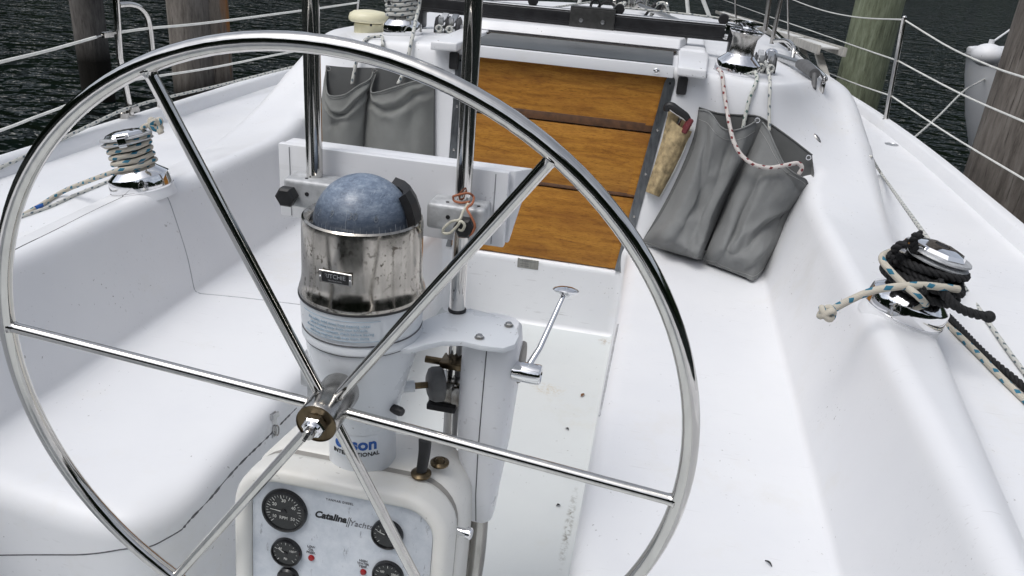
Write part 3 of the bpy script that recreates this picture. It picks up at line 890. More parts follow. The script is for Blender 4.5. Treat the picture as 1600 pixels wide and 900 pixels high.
gauge(*pg(446, 796), .0385, True, [('10', 215, .5), ('20', 145, .5), ('30', 90, .52), ('40', 30, .5), ('50', -35, .5), ('RPM', -90, .3)], 176)
gauge(*pg(449, 861), .0262, False, [('50', 140, .45), ('100', 30, .45), ('PSI', -90, .4)], 150)
gauge(*pg(606, 833), .0262, False, [('E', 150, .45), ('FUEL', 60, .42), ('F', 10, .5)], 160)
gauge(*pg(607, 897), .0262, False, [('100', 140, .45), ('200', 30, .45), ('F', -90, .4)], 215)
u, v = pg(452, 899); mb = MB(); mb.lathe([(.018, 0), (.018, .008), (.015, .011), (.0003, .012)], pp(u, v), TN, 28); mb.build('black_button', M['blackgloss'], pod)
for (px, py), lines in (((487, 871), ('LOW', 'OIL', 'PRESS.')), ((568, 893), ('HIGH', 'WATER', 'TEMP.'))):
    u, v = pg(px, py); mb = MB(); mb.lathe([(.0054, 0), (.0054, .002), (.004, .0042), (.0003, .0048)], pp(u, v), TN, 20); L = mb.build('warning_lamp', M['red'], pod)
    for i, tx in enumerate(lines): text_mesh('lettering', tx, .0058, pp(u - .001, v + .0205 - .0055 * i, .0008), TU, TV, M['inkgrey'], panel, bold=.0001)
u, v = pg(532, 814); w0 = text_mesh('lettering', 'Catalina', .0165, pp(u - .017, v + .004, .0008), TU, TV, M['inkblack'], panel, shear=.25, bold=.0006, spacing=1.0)
for du in (.0125, .0155):
    mb = MB(); q = pp(u + du, v + .001, .0008); e1 = (TV + TU * .25) * .0095
    mb.add([q - e1 - TU * .0006, q - e1 + TU * .0006, q + e1 + TU * .0006, q + e1 - TU * .0006], [(0, 1, 2, 3)]); mb.build('logo_bar', M['inkblack'], panel)
text_mesh('lettering', 'Yachts', .0145, pp(u + .034, v + .0005, .0008), TU, TV, M['inkgrey'], panel, shear=.25, bold=-.00005)
u, v = pg(531, 782); text_mesh('lettering', 'YANMAR DIESEL', .0056, pp(u, v - .002, .0008), TU, TV, M['inkgrey'], panel, spacing=1.15)
# lever, grommet and side knob on the pod
zt = .6165
c = az(658, 741, zt); mb = MB(); mb.lathe([(.0165, 0), (.0165, .003), (.012, .006), (.009, .007)], c, (0, 0, 1), 28); fl = mb.build('lever_flange', M['bronze'], pod)
mb = MB(); mb.tube(cr([c + Vector((0, 0, .004)), c + Vector((.001, .004, .02)), c + Vector((.002, .008, .04)), c + Vector((.001, .012, .058))], 5), [.0085 + .002 * (k / 15) for k in range(16)], 14); mb.build('lever', M['black'], fl)
c = az(687, 724, zt); mb = MB(); mb.lathe([(.0155, 0), (.0155, .003), (.011, .006), (.008, .005), (.005, .010), (.0004, .012)], c, (0, 0, 1), 26); mb.build('push_button', M['bronze'], pod)
c = ay(716, 829, .965); mb = MB(); mb.lathe([(.013, -.012), (.013, -.008), (.0065, -.006), (.0065, .012), (.010, .014), (.010, .021), (.008, .023)], c, (1, -.1, 0), 22); mb.build('side_knob', M['chrome'], pod, angle=30)
adopt(pod)

# ------------------------------------------------------------------ engine control: housing, lever and conduit
ctl = thing('engine_control', 'white engine control housing with a chrome throttle lever beside the pedestal', 'engine control', (.18, 1.13, 0))
mb = MB(); P = []
for z, x0, x1, y0, y1, r in ((.440, .160, .204, 1.10, 1.150, .016), (.446, .157, .208, 1.095, 1.152, .020), (.52, .149, .215, 1.075, 1.155, .024), (.62, .141, .225, 1.062, 1.158, .030), (.72, .139, .231, 1.056, 1.160, .034), (.80, .140, .232, 1.056, 1.160, .036), (.830, .143, .229, 1.060, 1.157, .036), (.836, .150, .223, 1.068, 1.150, .028)):
    q = rrect(x0, x1, y0, y1, r, 6); q.append(q[0]); P.append([Vector((u, v, z)) for u, v in q])
mb.grid(P); n = len(P[0]) - 1; mb.add(P[0][:-1], [tuple(reversed(range(n)))]); mb.add(P[-1][:-1], [tuple(range(n))])
hs_ = mb.build('housing', M['board'], ctl, angle=50)
mb = MB(); mb.tube([Vector((.182, 1.0945, .447)), Vector((.182, 1.0745, .52)), Vector((.183, 1.0615, .62)), Vector((.185, 1.0557, .72)), Vector((.186, 1.0557, .80)), Vector((.186, 1.0605, .832))], .0009, 6); mb.build('housing_seam', M['seam'], hs_)
mb = MB(); hx = Vector((.2315, 1.128, .765)); mb.lathe([(.034, -.004), (.036, 0), (.034, .004), (.016, .005)], hx, (1, 0, 0), 28); mb.build('gasket', M['gasket'], ctl)
LP = ax(826, 583, .252); mb = MB(); mb.lathe([(.0155, -.030), (.0165, -.026), (.0165, .013), (.0150, .016), (.0140, .0165), (.013, .0145), (.004, .0140)], LP + Vector((.004, 0, 0)), (1, 0, 0), 30); piv = mb.build('pivot', M['chrome'], ctl, angle=30)
LK = ax(882, 459, .284)
d = (LK - LP)
mb = MB(); mb.tube([LP + Vector((-.004, .006, .004)), LP + d * .3, LP + d * .72, LP + d * .93, LP + d * 1.0], [.0062, .0052, .0048, .0040, .0050], 12); lev = mb.build('lever', M['chrome'], ctl)
up = Vector((-.02, .26, .965)); mb = MB(); mb.lathe([(.006, -.010), (.012, -.006), (.0205, -.002), (.0225, .001), (.0205, .0035), (.012, .0065), (.0004, .0078)], LK + d.normalized() * .006, Vector(up), 32); mb.build('knob', M['chrome'], lev, angle=50)
mb = MB(); mb.tube(cr([(.180, 1.132, .452), (.181, 1.130, .40), (.181, 1.124, .33), (.176, 1.112, .25), (.166, 1.10, .17), (.160, 1.095, .02)], 8), .0175, 20); mb.build('conduit', M['steel_dull'], ctl)
adopt(ctl)

# ------------------------------------------------------------------ folded cockpit table hung on the guard
tab = thing('cockpit_table', 'folded white cockpit table leaf hanging upright behind the compass', 'folding table', (0, 1.16, .93))
TA = [ay(432, 218, 1.142), ay(797, 276, 1.142), ay(787, 393, 1.142), ay(437, 325, 1.142)]   # tl tr br bl
x0, x1 = -.194, .184; zt_, zb_ = 1.0785, .956
mb = MB(); mb.box(((x0 + x1) / 2, 1.150, (zt_ + zb_) / 2), (x1 - x0, .016, zt_ - zb_), bev=.003, seg=2); mb.build('leaf', M['board'], tab, angle=40)
mb = MB(); mb.hexa([(x0 + .003, 1.161, zb_ + .002), (x1 + .004, 1.161, zb_ + .002), (x1 + .004, 1.169, zb_ + .002), (x0 + .003, 1.169, zb_ + .002), (x0 + .003, 1.161, zt_ - .001), (x1 + .007, 1.161, zt_ - .001), (x1 + .030, 1.192, zt_ - .001), (x0 + .003, 1.192, zt_ - .001)], .003)
mb.build('leaf', M['board'], tab, angle=40)
for xx in (x0 + .0195, x1 - .020):
    mb = MB(); mb.tube([Vector((xx, 1.1417, zb_ + .004)), Vector((xx, 1.1417, zt_ - .004))], .0009, 6); mb.build('edge_seam', M['palegap'], tab)
adopt(tab)

# cords tied round the starboard clamp
c0 = Vector((PX, 1.117, 1.038))
pts = [ay(708, 307, 1.098), ay(718, 304, 1.095), ay(732, 302, 1.095), ay(740, 308, 1.10), ay(738, 318, 1.08), ay(730, 326, 1.07), ay(736, 338, 1.062), ay(742, 352, 1.062), ay(738, 364, 1.066), ay(728, 370, 1.07), ay(716, 369, 1.075)]
mb = MB(); mb.tube(cr(pts, 8), .0018, 8); mb.tube(cr([ay(708, 307, 1.098), ay(710, 314, 1.098), ay(722, 317, 1.095), ay(734, 315, 1.092)], 6), .0018, 8); tag(mb.build('tied_cord', M['cord_orange']), 'thin orange cord looped round the starboard clamp and pole', 'cord')
pts = [ay(732, 318, 1.078), ay(724, 330, 1.068), ay(718, 343, 1.062), ay(706, 346, 1.064), ay(694, 356, 1.066), ay(693, 364, 1.066), ay(703, 364, 1.064), ay(714, 354, 1.062), ay(720, 346, 1.060), ay(726, 352, 1.060), ay(722, 360, 1.064), ay(716, 358, 1.064)]
mb = MB(); mb.tube(cr(pts, 8), .0021, 8); tag(mb.build('tied_cord', M['cord_white']), 'thin cream cord knotted in a bow on the starboard clamp', 'cord')

# ------------------------------------------------------------------ companionway: washboards, tracks, hatch
def edge_x(z): return .325 + .115 * (z - .28)
def edge_l(z): return -(.330 + .012 * (z - .28))
bl = [('lowest teak washboard, just above the cockpit step', .287, .561), ('middle teak washboard between two dark seams', .566, .801), ('top teak washboard right under the hatch front', .806, 1.03)]
for lab_, za, zb in bl:
    t = thing('washboard', lab_, 'washboard', (0, float(y_bulk(za)) + .02, za), 'teak washboards in the companionway')
    d0, d1 = .014, .034; e = .004
    P = []
    for z in (za, zb):
        x = edge_x(z) - .001; xl_ = edge_l(z) + .001
        P += [(xl_, y_bulk(z) + d0, z), (x, y_bulk(z) + d0, z), (x, y_bulk(z) + d1, z), (xl_, y_bulk(z) + d1, z)]
    mb = MB(); mb.hexa(P, .003); mb.build('panel', M['teak'], t, angle=40)
    if za > .5:
        z2 = za + (.030 if za > .7 else .012); xa = edge_x(za) - .002; xm = edge_l(za) + .002
        mb = MB(); mb.hexa([(xm, y_bulk(za) + d0 - .003, za + .001), (xa, y_bulk(za) + d0 - .003, za + .001), (xa, y_bulk(za) + d0 + .004, za + .001), (xm, y_bulk(za) + d0 + .004, za + .001),
                            (xm, y_bulk(z2) + d0 - .001, z2), (xa, y_bulk(z2) + d0 - .001, z2), (xa, y_bulk(z2) + d0 + .004, z2), (xm, y_bulk(z2) + d0 + .004, z2)], .0012)
        mb.build('bottom_rail', M['teakdark'], t, angle=40)
    mb = MB(); mb.hexa([(edge_x(za) - .034, y_bulk(za) + d0 - .0012, za + .002), (edge_x(za) - .002, y_bulk(za) + d0 - .0012, za + .002), (edge_x(za) - .002, y_bulk(za) + d0 + .003, za + .002), (edge_x(za) - .034, y_bulk(za) + d0 + .003, za + .002),
                        (edge_x(zb) - .030, y_bulk(zb) + d0 - .0012, zb - .002), (edge_x(zb) - .002, y_bulk(zb) + d0 - .0012, zb - .002), (edge_x(zb) - .002, y_bulk(zb) + d0 + .003, zb - .002), (edge_x(zb) - .030, y_bulk(zb) + d0 + .003, zb - .002)])
    mb.build('end_cleat', M['teak_cleat'] if 'teak_cleat' in M else M['teak'], t)
    adopt(t)
for s in (-1, 1):
    mb = MB(); zs = [.286, .30, .5, .75, .985, 1.0, 1.006]; wd = [.034, .035, .035, .036, .037, .030, .016]
    P0 = []; P1 = []
    for z, w_ in zip(zs, wd):
        x0 = (edge_x(z) if s > 0 else -edge_l(z)) - .006; mid = (x0 + .018)
        P0.append(Vector((s * (mid - w_ / 2), y_bulk(z) - .0035, z))); P1.append(Vector((s * (mid + w_ / 2), y_bulk(z) - .0035, z)))
    rows = [[Vector((p.x, p.y + .006, p.z)) for p in P0], P0, P1, [Vector((p.x, p.y + .006, p.z)) for p in P1]]
    mb.grid(rows if s > 0 else rows[::-1]); tr = mb.build('companionway_track', M['track'], boat, angle=40)
    for z in (.34, .50, .66, .82, .985):
        mb = MB(); x = s * ((edge_x(z) if s > 0 else -edge_l(z)) + .013); mb.lathe([(.0048, .0008), (.0042, -.0008), (.0003, -.0012)], Vector((x, y_bulk(z) - .0035, z)), (0, 1, 0), 12); mb.build('screw', M['black'] if z > .9 else M['steel_dull'], tr)
    mb = MB(); mb.box((.462 if s > 0 else -.375, float(y_bulk(.985)) - .006, .982), (.036, .022, .062), bev=.008); mb.build('slot_shade', M['black'], boat)  # black block stands in for the dark gap under the hatch slide
hatch = thing('sliding_hatch', 'smoked grey sliding hatch with a white front bar above the teak boards', 'hatch', (0, 3.1, 1.03))
mb = MB(); mb.box((.042, 2.893, 1.0265), (.768, .026, .040), bev=.004); mb.build('front_bar', M['gel'], hatch, angle=40)
mb = MB(); mb.box((.042, 3.115, 1.045), (.752, .415, .010), bev=.002); mb.build('smoked_panel', M['smoke'], hatch, angle=40)
c = ay(1026, 108, 2.879); mb = MB(); mb.lathe([(.0105, 0), (.0105, -.004), (.007, -.006), (.0065, -.003)], (c.x, 2.8795, 1.0255), (0, 1, 0), 20); mb.sphere((c.x, 2.876, 1.0255), .004, 10, 6); mb.build('lock', M['chrome'], hatch)
adopt(hatch)
mb = MB(); mb.box((0, 3.345, 1.046), (.86, .05, .006)); mb.build('hatch_recess_shade', M['hatchdark'], boat)  # flat dark strip stands in for the shade inside the slot
for s in (-1, 1):
    mb = MB(); q_ = .042; mb.hexa([(q_ + s * .395, 2.845, 1.022), (q_ + s * .496, 2.845, 1.018), (q_ + s * .518, 3.40, 1.018), (q_ + s * .395, 3.40, 1.022), (q_ + s * .395, 2.845, 1.052), (q_ + s * .494, 2.845, 1.050), (q_ + s * .518, 3.40, 1.052), (q_ + s * .395, 3.40, 1.054)], .008, 3)
    sl = mb.build('hatch_slide', M['gel'], boat, angle=45)
    for yy in (2.87, 3.05):
        mb = MB(); mb.lathe([(.004, .0005), (.0035, .0012), (.0003, .0014)], (.042 + s * .473, yy, 1.0505), (0, 0, 1), 10); mb.build('screw', M['steel_dull'], sl)
    mb = MB(); mb.tube([Vector((.042 + s * .4965, 2.86, 1.024)), Vector((.042 + s * .519, 3.40, 1.024))], .0022, 6); mb.build('gap_line', M['seam'], boat)
mb = MB(); mb.hexa([(-.50, 3.365, 1.02), (.56, 3.365, 1.02), (.56, 4.2, 1.02), (-.56, 4.2, 1.02), (-.50, 3.372, 1.062), (.545, 3.372, 1.060), (.55, 4.2, 1.075), (-.55, 4.2, 1.075)], .012, 3); mb.build('sea_hood', M['gel'], boat, angle=45)
mb = MB(); mb.hexa([(-.47, 3.36, 1.055), (.44, 3.36, 1.055), (.47, 3.52, 1.055), (-.47, 3.52, 1.055), (-.47, 3.385, 1.092), (.44, 3.385, 1.092), (.47, 3.52, 1.094), (-.47, 3.52, 1.094)], .008, 3); mb.build('hood_lip', M['gel'], boat, angle=45)
# traveller beam across the cabin top
trv = thing('traveller', 'black mainsheet traveller beam spanning the cabin top behind the hatch', 'traveller', (0, 3.52, 1.09))
mb = MB(); mb.box((-.02, 3.50, 1.122), (1.44, .055, .058), bev=.006); mb.box((-.02, 3.475, 1.105), (1.44, .012, .012), bev=.003); mb.build('beam', M['blackalu'], trv, angle=40)
mb = MB(); mb.box((-.02, 3.512, 1.155), (1.42, .028, .012), bev=.002); mb.tube([(-.73, 3.494, 1.156), (.69, 3.494, 1.156)], .004, 8); mb.build('track', M['alu'], trv, angle=40)
for x in (-.70, .66):
    mb = MB(); mb.box((x, 3.50, 1.06), (.05, .07, .075), bev=.01); mb.build('foot', M['blackalu'], trv, angle=40)
for x in (-.20, .17, -.62, .60):
    mb = MB(); mb.lathe([(.018, -.012), (.022, -.006), (.022, .006), (.018, .012)], (x, 3.505, 1.178), (0, 1, 0), 18); mb.build('control_block', M['black'], trv)
car_l, car_r = ay(889, 36, 3.46).x, ay(960, 36, 3.46).x
mb = MB(); mb.box(((car_l + car_r) / 2, 3.466, 1.128), (car_r - car_l, .008, .082), bev=.003); mb.box(((car_l + car_r) / 2, 3.50, 1.170), (car_r - car_l, .07, .012), bev=.003); car = mb.build('traveller_car', M['carplate'] if 'carplate' in M else M['steel_dull'], trv, angle=40)
for q in (.26, .74):
    mb = MB(); mb.lathe([(.009, 0), (.008, -.003), (.0003, -.004)], (car_l + (car_r - car_l) * q, 3.462, 1.122), (0, 1, 0), 16); mb.build('bolt', M['alu'], car)
mb = MB(); x = car_l + (car_r - car_l) * .52; mb.tube([Vector((x + .019 * math.cos(t), 3.50, 1.178 + .030 * math.sin(t))) for t in [PI * k / 12 for k in range(13)]], .0055, 10); mb.build('shackle', M['black'], car)
adopt(trv)
mb = MB(); mb.tube(cr([(car_l + .05, 3.50, 1.21), (car_l + .052, 3.52, 1.35), (car_l + .06, 3.56, 1.7), (car_l + .065, 3.6, 2.1)], 6), .009, 8); tag(mb.build('mainsheet', M['rope_black']), 'black mainsheet rising from the traveller car', 'rope')
for pts, lb in ((((-.20, 3.50, 1.19), (-.45, 3.50, 1.185), (-.70, 3.50, 1.18)), 'traveller control line on the port side of the car'), (((car_r - .01, 3.50, 1.185), (.40, 3.50, 1.185), (.66, 3.50, 1.18)), 'traveller control line on the starboard side of the car')):
    mb = MB(); mb.tube(cr(pts, 6), .004, 8); tag(mb.build('control_line', M['rope_grey']), lb, 'rope', 'traveller control lines')
# engraved builder's plate on the step, latch on the port locker, deck fittings
c = hit(825, 412)[0]; nn = hit(825, 412)[1]
bu2, bv2, bn2 = axes(nn); Rb = Matrix((bu2, bv2, bn2)).transposed()
mb = MB(); mb.box(c + bn2 * .0012, (.083, .041, .0018), Rb, .0008, 1); bp = mb.build('builder_plate', M['plate'], boat)
text_mesh('lettering', 'CATALINA YACHTS', .0072, c + bn2 * .0026 + bv2 * .010, bu2, bv2, M['inkgrey'], bp)
for i in range(2): text_mesh('lettering', ('MAX CAPACITY', 'HULL NUMBER')[i], .005, c + bn2 * .0026 - bv2 * (.002 + .009 * i) - bu2 * .012, bu2, bv2, M['inkgrey'], bp)
for sx in (-1, 1):
    for sy in (-1, 1):
        mb = MB(); mb.sphere(c + bu2 * .037 * sx + bv2 * .016 * sy + bn2 * .002, .0018, 8, 5); mb.build('rivet', M['steel_dull'], bp)
lp = [hit(424, 645), hit(428, 682)]
lc = (lp[0][0] + lp[1][0]) / 2; ln = lp[0][1]; lv = (lp[0][0] - lp[1][0]).normalized(); lu = lv.cross(ln).normalized()
Rl = Matrix((lu, lv, ln)).transposed(); LL = (lp[0][0] - lp[1][0]).length
mb = MB(); mb.box(lc + ln * .004, (.020, LL, .004), Rl, .0015); mb.box(lc + ln * .008 + lv * LL * .32, (.026, .014, .010), Rl, .003); lt = mb.build('locker_hasp', M['alu'], boat)
mb = MB(); mb.tube([lc + ln * .010 - lv * LL * .30 + lu * .008 * math.cos(t) + lv * .012 * math.sin(t) for t in [2 * PI * k / 16 for k in range(16)]], .0018, 6, closed=True); mb.build('staple', M['steel_dull'], lt)
c, nn = hit(1277, 216); u_, v_, n_ = axes(nn)
mb = MB(); mb.sphere((0, 0, 0), 1, 18, 10); mb.v = [c + u_ * p.x * .010 + v_ * p.y * .022 + n_ * p.z * .006 for p in mb.v]; mb.build('padeye', M['steel_dull'], boat)
c, nn = hit(1393, 226); mb = MB(); mb.lathe([(.034, 0), (.034, .002), (.029, .003), (.028, .0015), (.0004, .0015)], c, nn, 28); mb.build('deck_filler_cap', M['alu'], boat, angle=30)
# starboard locker edge: grey strip drawn along the recessed lid gap
p0, p1 = hit(966, 508)[0], hit(938, 650)[0]
mb = MB(); d = (p1 - p0); q, nq = onsurf(*((p0 + p1) / 2))
mb.tube([onsurf(*(p0 + d * k / 8))[0] for k in range(9)], .0042, 6); mb.build('locker_strip', M['castalu'], boat)

# ------------------------------------------------------------------ winches
def winch(lab_, base, nrm, R, H, turn, style):
    t = thing('winch', lab_, 'winch', base, 'chrome sheet winches')
    A = Vector(nrm).normalized(); B = Vector(base)
    ref = Vector((math.cos(turn), math.sin(turn), 0)); X = (ref - A * ref.dot(A)).normalized(); Y = A.cross(X)
    L = lambda x, y, z: B + X * x + Y * y + A * z
    mb = MB(); mb.lathe([(R * .985, -.004), (R * 1.02, .002)], B, A, 48); mb.lathe([(R * 1.0, .001), (R * 1.01, .004), (R * .985, .034 * H / .165), (R * .96, .038 * H / .165), (R * .66, .056 * H / .165), (R * .60, .062 * H / .165)], B, A, 64, True, True)
    mb.build('base', M['chrome'], t, angle=30)
    mb = MB(); h0 = .056 * H / .165
    mb.lathe([(R * .62, h0), (R * .54, h0 + .012), (R * .52, H * .50), (R * .54, H * .68), (R * .66, H * .76), (R * .68, H * .775)], B, A, 48, radial=(lambda k, r, z: 1 + .012 * (k % 2)))
    mb.build('drum', M['steel_dull'], t, angle=50)
    if style == 'tailer':
        mb = MB(); mb.lathe([(R * .60, H * .775), (R * .80, H * .79), (R * .82, H * .81), (R * .62, H * .835), (R * .62, H * .845), (R * .82, H * .87), (R * .80, H * .895), (R * .5, H * .90)], B, A, 72, radial=lambda k, r, z: 1 + (.018 * (k % 2) if r > R * .7 else 0))
        mb.build('tailer_jaws', M['castalu'], t, angle=50)
        mb = MB(); mb.lathe([(R * .66, H * .895), (R * .68, H * .91), (R * .60, H * .955), (R * .40, H * .985), (R * .20, H * .99), (R * .19, H * .93), (.0004, H * .93)], B, A, 8)
        cap = mb.build('top_cap', M['chrome'], t, angle=25)
        mb = MB(); mb.prism([(-R * .25, R * .30), (-R * .28, -R * .30), (R * .95, -R * .18), (R * 1.0, R * .12)], H * .035, L(0, 0, H * .905), X, Y, .002)
        mb.prism([(R * .62, -R * .14), (R * .98, -R * .14), (R * .98, R * .10), (R * .62, R * .10)], H * .16, L(0, 0, H * .76), X, Y, .003); mb.build('stripper_arm', M['chrome'], t, angle=30)
        mb = MB(); mb.lathe([(R * .17, 0), (R * .17, -.02)], L(0, 0, H * .987), A, 8, True, True); mb.build('handle_socket', M['black'], cap)
    else:
        mb = MB(); mb.lathe([(R * .68, H * .775), (R * .74, H * .80), (R * .74, H * .83), (R * .55, H * .86)], B, A, 40); mb.build('crown', M['chrome'], t, angle=30)
        mb = MB(); mb.lathe([(R * .30, H * .85), (R * .34, H * .90), (R * .62, H * .95), (R * .60, H * .985), (R * .22, H * 1.0), (R * .18, H * .95), (.0004, H * .95)], B, A, 8); cap = mb.build('top_cap', M['chrome'], t, angle=25)
        mb = MB(); mb.prism([(0, -R * .16), (R * .95, -R * .1), (R * .95, R * .1), (0, R * .16)], H * .04, L(0, 0, H * .87), X, Y, .002); mb.prism([(R * .80, -R * .1), (R * .95, -R * .1), (R * .95, R * .1), (R * .80, R * .1)], H * .30, L(0, 0, H * .60), X, Y, .003); mb.build('stripper_arm', M['chrome'], t, angle=30)
    adopt(t)
    return t, L
def surf_at(px, py): return hit(px, py)
# base centres on the moulding
def winch_spot(x, y, z0, pull=0.): 
    p, n = onsurf(x, y, z0); return p, n
pS, nS = winch_spot(1.022, 1.80, .70); pP, nP = winch_spot(-1.000, 1.895, .70)
pS = pS + nS * .006; pP = pP + nP * .003
for q_, n_, r_ in ((pS, nS, .0905), (pP, nP, .0835)):
    mb = MB(); mb.lathe([(r_ + .002, -.03), (r_, -.006), (r_ - .003, .0005)], q_, n_, 40); mb.build('winch_pad', M['gel'], boat, angle=60)
wS, LS = winch('chrome winch wound with thick black rope on the starboard coaming', pS, nS, .090, .178, rad(200), 'tailer')
wP, LPt = winch('chrome winch wrapped in beige rope on the port coaming beside the wheel rim', pP, nP, .083, .165, rad(300), 'tailer')
pCS, nCS = winch_spot(.652, 3.06, 1.03); wCS, LCS = winch('bare chrome winch on the starboard cabin top above the open rope bag', pCS, nCS, .082, .185, rad(190), 'plain')
pCP, nCP = winch_spot(-.675, 3.19, 1.03); wCP, LCP = winch('chrome winch wrapped in white rope on the port cabin top beside the cream vent', pCP, nCP, .080, .19, rad(250), 'plain')

# ------------------------------------------------------------------ ropes
def rope(name, pts, r, mat, lab_, n=10, group=None, seg=12):
    mb = MB(); mb.tube(cr(pts, n), r, seg); return tag(mb.build(name, M[mat], angle=None), lab_, 'rope', group)
def helix(L, segs):
    """points round a winch: list of (radius, z, angle)"""
    return [L(r * math.cos(a), r * math.sin(a), z) for r, z, a in segs]
def laid(pts, r, mb=None, n=10, pitch=.030):
    """three-strand laid rope: three strands twisted round one another"""
    mb = mb or MB(); P = cr(pts, n); out = [[], [], []]
    T = [(P[min(i + 1, len(P) - 1)] - P[max(i - 1, 0)]).normalized() for i in range(len(P))]
    # resample finely
    Q = [P[0]]; 
    for a, b in zip(P, P[1:]):
        m = max(1, int((b - a).length / .003))
        for k in range(1, m + 1): Q.append(a.lerp(b, k / m))
    N = None; s = 0
    for i, q in enumerate(Q):
        t = (Q[min(i + 1, len(Q) - 1)] - Q[max(i - 1, 0)]).normalized()
        if N is None:
            ref = Vector((0, 0, 1)) if abs(t.z) < .9 else Vector((1, 0, 0)); N = ref
        N = (N - t * N.dot(t)).normalized(); B = t.cross(N)
        if i: s += (q - Q[i - 1]).length
        for k in range(3):
            a = 2 * PI * (s / (pitch * 1.6) + k / 3); out[k].append(q + (N * math.cos(a) + B * math.sin(a)) * r * .50)
    for o in out: mb.tube(o, r * .56, 7)
    return mb

# port cockpit winch: turns of beige rope, tail to the jaws, end led aft along the coaming
RB = .0068
def wraps(L, r0, z0, z1, turns, a0, rr, jit=.0008, n=28, rfun=None):
    out = []
    m = int(turns * n)
    for k in range(m + 1):
        f = k / m; a = a0 + 2 * PI * turns * f
        r_ = rfun(f) if rfun else r0
        out.append(L((r_ + rr + jit * math.sin(k * 1.7)) * math.cos(a), (r_ + rr + jit * math.sin(k * 1.3)) * math.sin(a), z0 + (z1 - z0) * f + jit * math.sin(k * .9)))
    return out
def ang_of(L, base, nrm, target):
    """angle in the winch's own plane that faces a world point"""
    o = L(0, 0, 0); ex = (L(1, 0, 0) - o); ey = (L(0, 1, 0) - o); d = Vector(target) - o
    return math.atan2(d.dot(ey), d.dot(ex))
tgt = hit(60, 326)[0] + Vector((0, 0, .006))
a = ang_of(LPt, pP, nP, tgt)
w_ = wraps(LPt, .048, .064, .142, 4.6, a + 1.15, RB, .0012, rfun=lambda f: .046 + .006 * abs(f - .35) + .010 * max(0, f - .62))
lead = [tgt + (Vector((-.05, -.35, .0))), hit(20, 345)[0] + Vector((0, 0, .006)), hit(60, 327)[0] + Vector((0, 0, .007)), hit(105, 308)[0] + Vector((0, 0, .022))]
mb = MB(); body = cr(lead + [w_[0]], 10)[:-1] + w_
kn = ay(243, 192, pP.y - .005)
tail = cr([w_[-1], LPt(*((kn - pP).normalized() * .0)) if False else w_[-1].lerp(kn, .5) + Vector((0, 0, .006)), kn], 6)[1:]
mb.tube(body + tail, RB, 12)
tag(mb.build('sheet_rope', M['rope_blue'], angle=None), 'beige teal-flecked rope wound round the port coaming winch', 'rope')
mb = MB(); kc = kn
u_, v_, n_ = Vector((1, 0, 0)), Vector((0, 1, 0)), Vector((0, 0, 1))
mb.tube([kc + Vector((.011 * math.cos(t) * (1 + .3 * math.sin(2 * t)), .010 * math.sin(t), .012 * math.sin(1.5 * t) - .004)) for t in [4 * PI * k / 48 for k in range(49)]], .0072, 10)
mb.tube(cr([kc + Vector((.006, 0, -.006)), kc + Vector((.014, -.006, -.016)), kc + Vector((.020, -.008, -.024))], 5), [.0078] * 6 + [.0085] * 5, 10)
tag(mb.build('rope_knot', M['rope_blue'], angle=None), 'stopper knot at the top of the port coaming winch', 'knot')
c = hit(57, 330)[0] + Vector((0, 0, .008)); c2 = hit(66, 326)[0] + Vector((0, 0, .008))
mb = MB(); mb.tube([c, c2], RB * 1.12, 12); tag(mb.build('whipping', M['tealtape'] if 'tealtape' in M else M['inkblue']), 'blue whipping round the beige rope aft of the port winch', 'whipping')
rope('sheet_rope', [hit(*p)[0] + Vector((0, 0, .004)) for p in ((-30, 372), (15, 348), (42, 338), (80, 324), (120, 306), (165, 287), (185, 276))] , .0052, 'rope_grey', 'thinner white rope lying beside the beige rope on the port coaming', 8)

# starboard cockpit winch: mass of black laid rope, beige rope over it
mb = MB()
for (z0, z1, t, rb, a0) in ((.052, .120, 4.2, .052, .3), (.070, .135, 3.2, .069, 2.2), (.066, .100, 1.8, .080, 4.4)):
    pts = wraps(LS, rb, z0, z1, t, a0, .0, .004, n=10, rfun=lambda f, rb=rb: rb + .004 * math.sin(f * 23))
    laid(pts, .0095, mb, n=3)
for lp_ in (((1418, 380), (1402, 385), (1396, 398), (1412, 402), (1428, 396)), ((1440, 366), (1428, 372), (1430, 392), (1446, 402), (1462, 404)), ((1392, 398), (1386, 410), (1392, 426), (1410, 436))):
    laid([ay(px, py, pS.y - .055 + .01 * i) for i, (px, py) in enumerate(lp_)], .0095, mb, n=6)
e0 = [ay(1466, 438, 1.70), ay(1478, 462, 1.69), ay(1496, 480, 1.69), ay(1520, 490, 1.70), ay(1545, 495, 1.71)]
laid(e0, .0105, mb, n=8); mb.sphere(e0[-1], .0135, 12, 8)
e1 = [ay(1440, 452, 1.66)] + [hit(*p)[0] + Vector((0, 0, .009)) for p in ((1462, 482), (1490, 510), (1540, 562), (1600, 612), (1680, 690))]
laid(e1, .0088, mb, n=10)
tag(mb.build('laid_rope', M['rope_black'], angle=None), 'thick black rope piled round the starboard coaming winch', 'rope')
b1 = [ay(1292, 489, 1.55), ay(1300, 484, 1.58), ay(1330, 468, 1.63), ay(1362, 455, 1.65), ay(1400, 448, 1.655), ay(1440, 446, 1.67), ay(1475, 449, 1.69), ay(1497, 452, 1.71)]
g0 = hit(1292, 496)[0]
mb = MB(); mb.tube(cr(b1, 10), .0082, 12)
kc = b1[0]; mb.tube([kc + Vector((.012 * math.cos(t), .011 * math.sin(t), .009 * math.sin(1.5 * t))) for t in [4 * PI * k / 44 for k in range(45)]], .0068, 10)
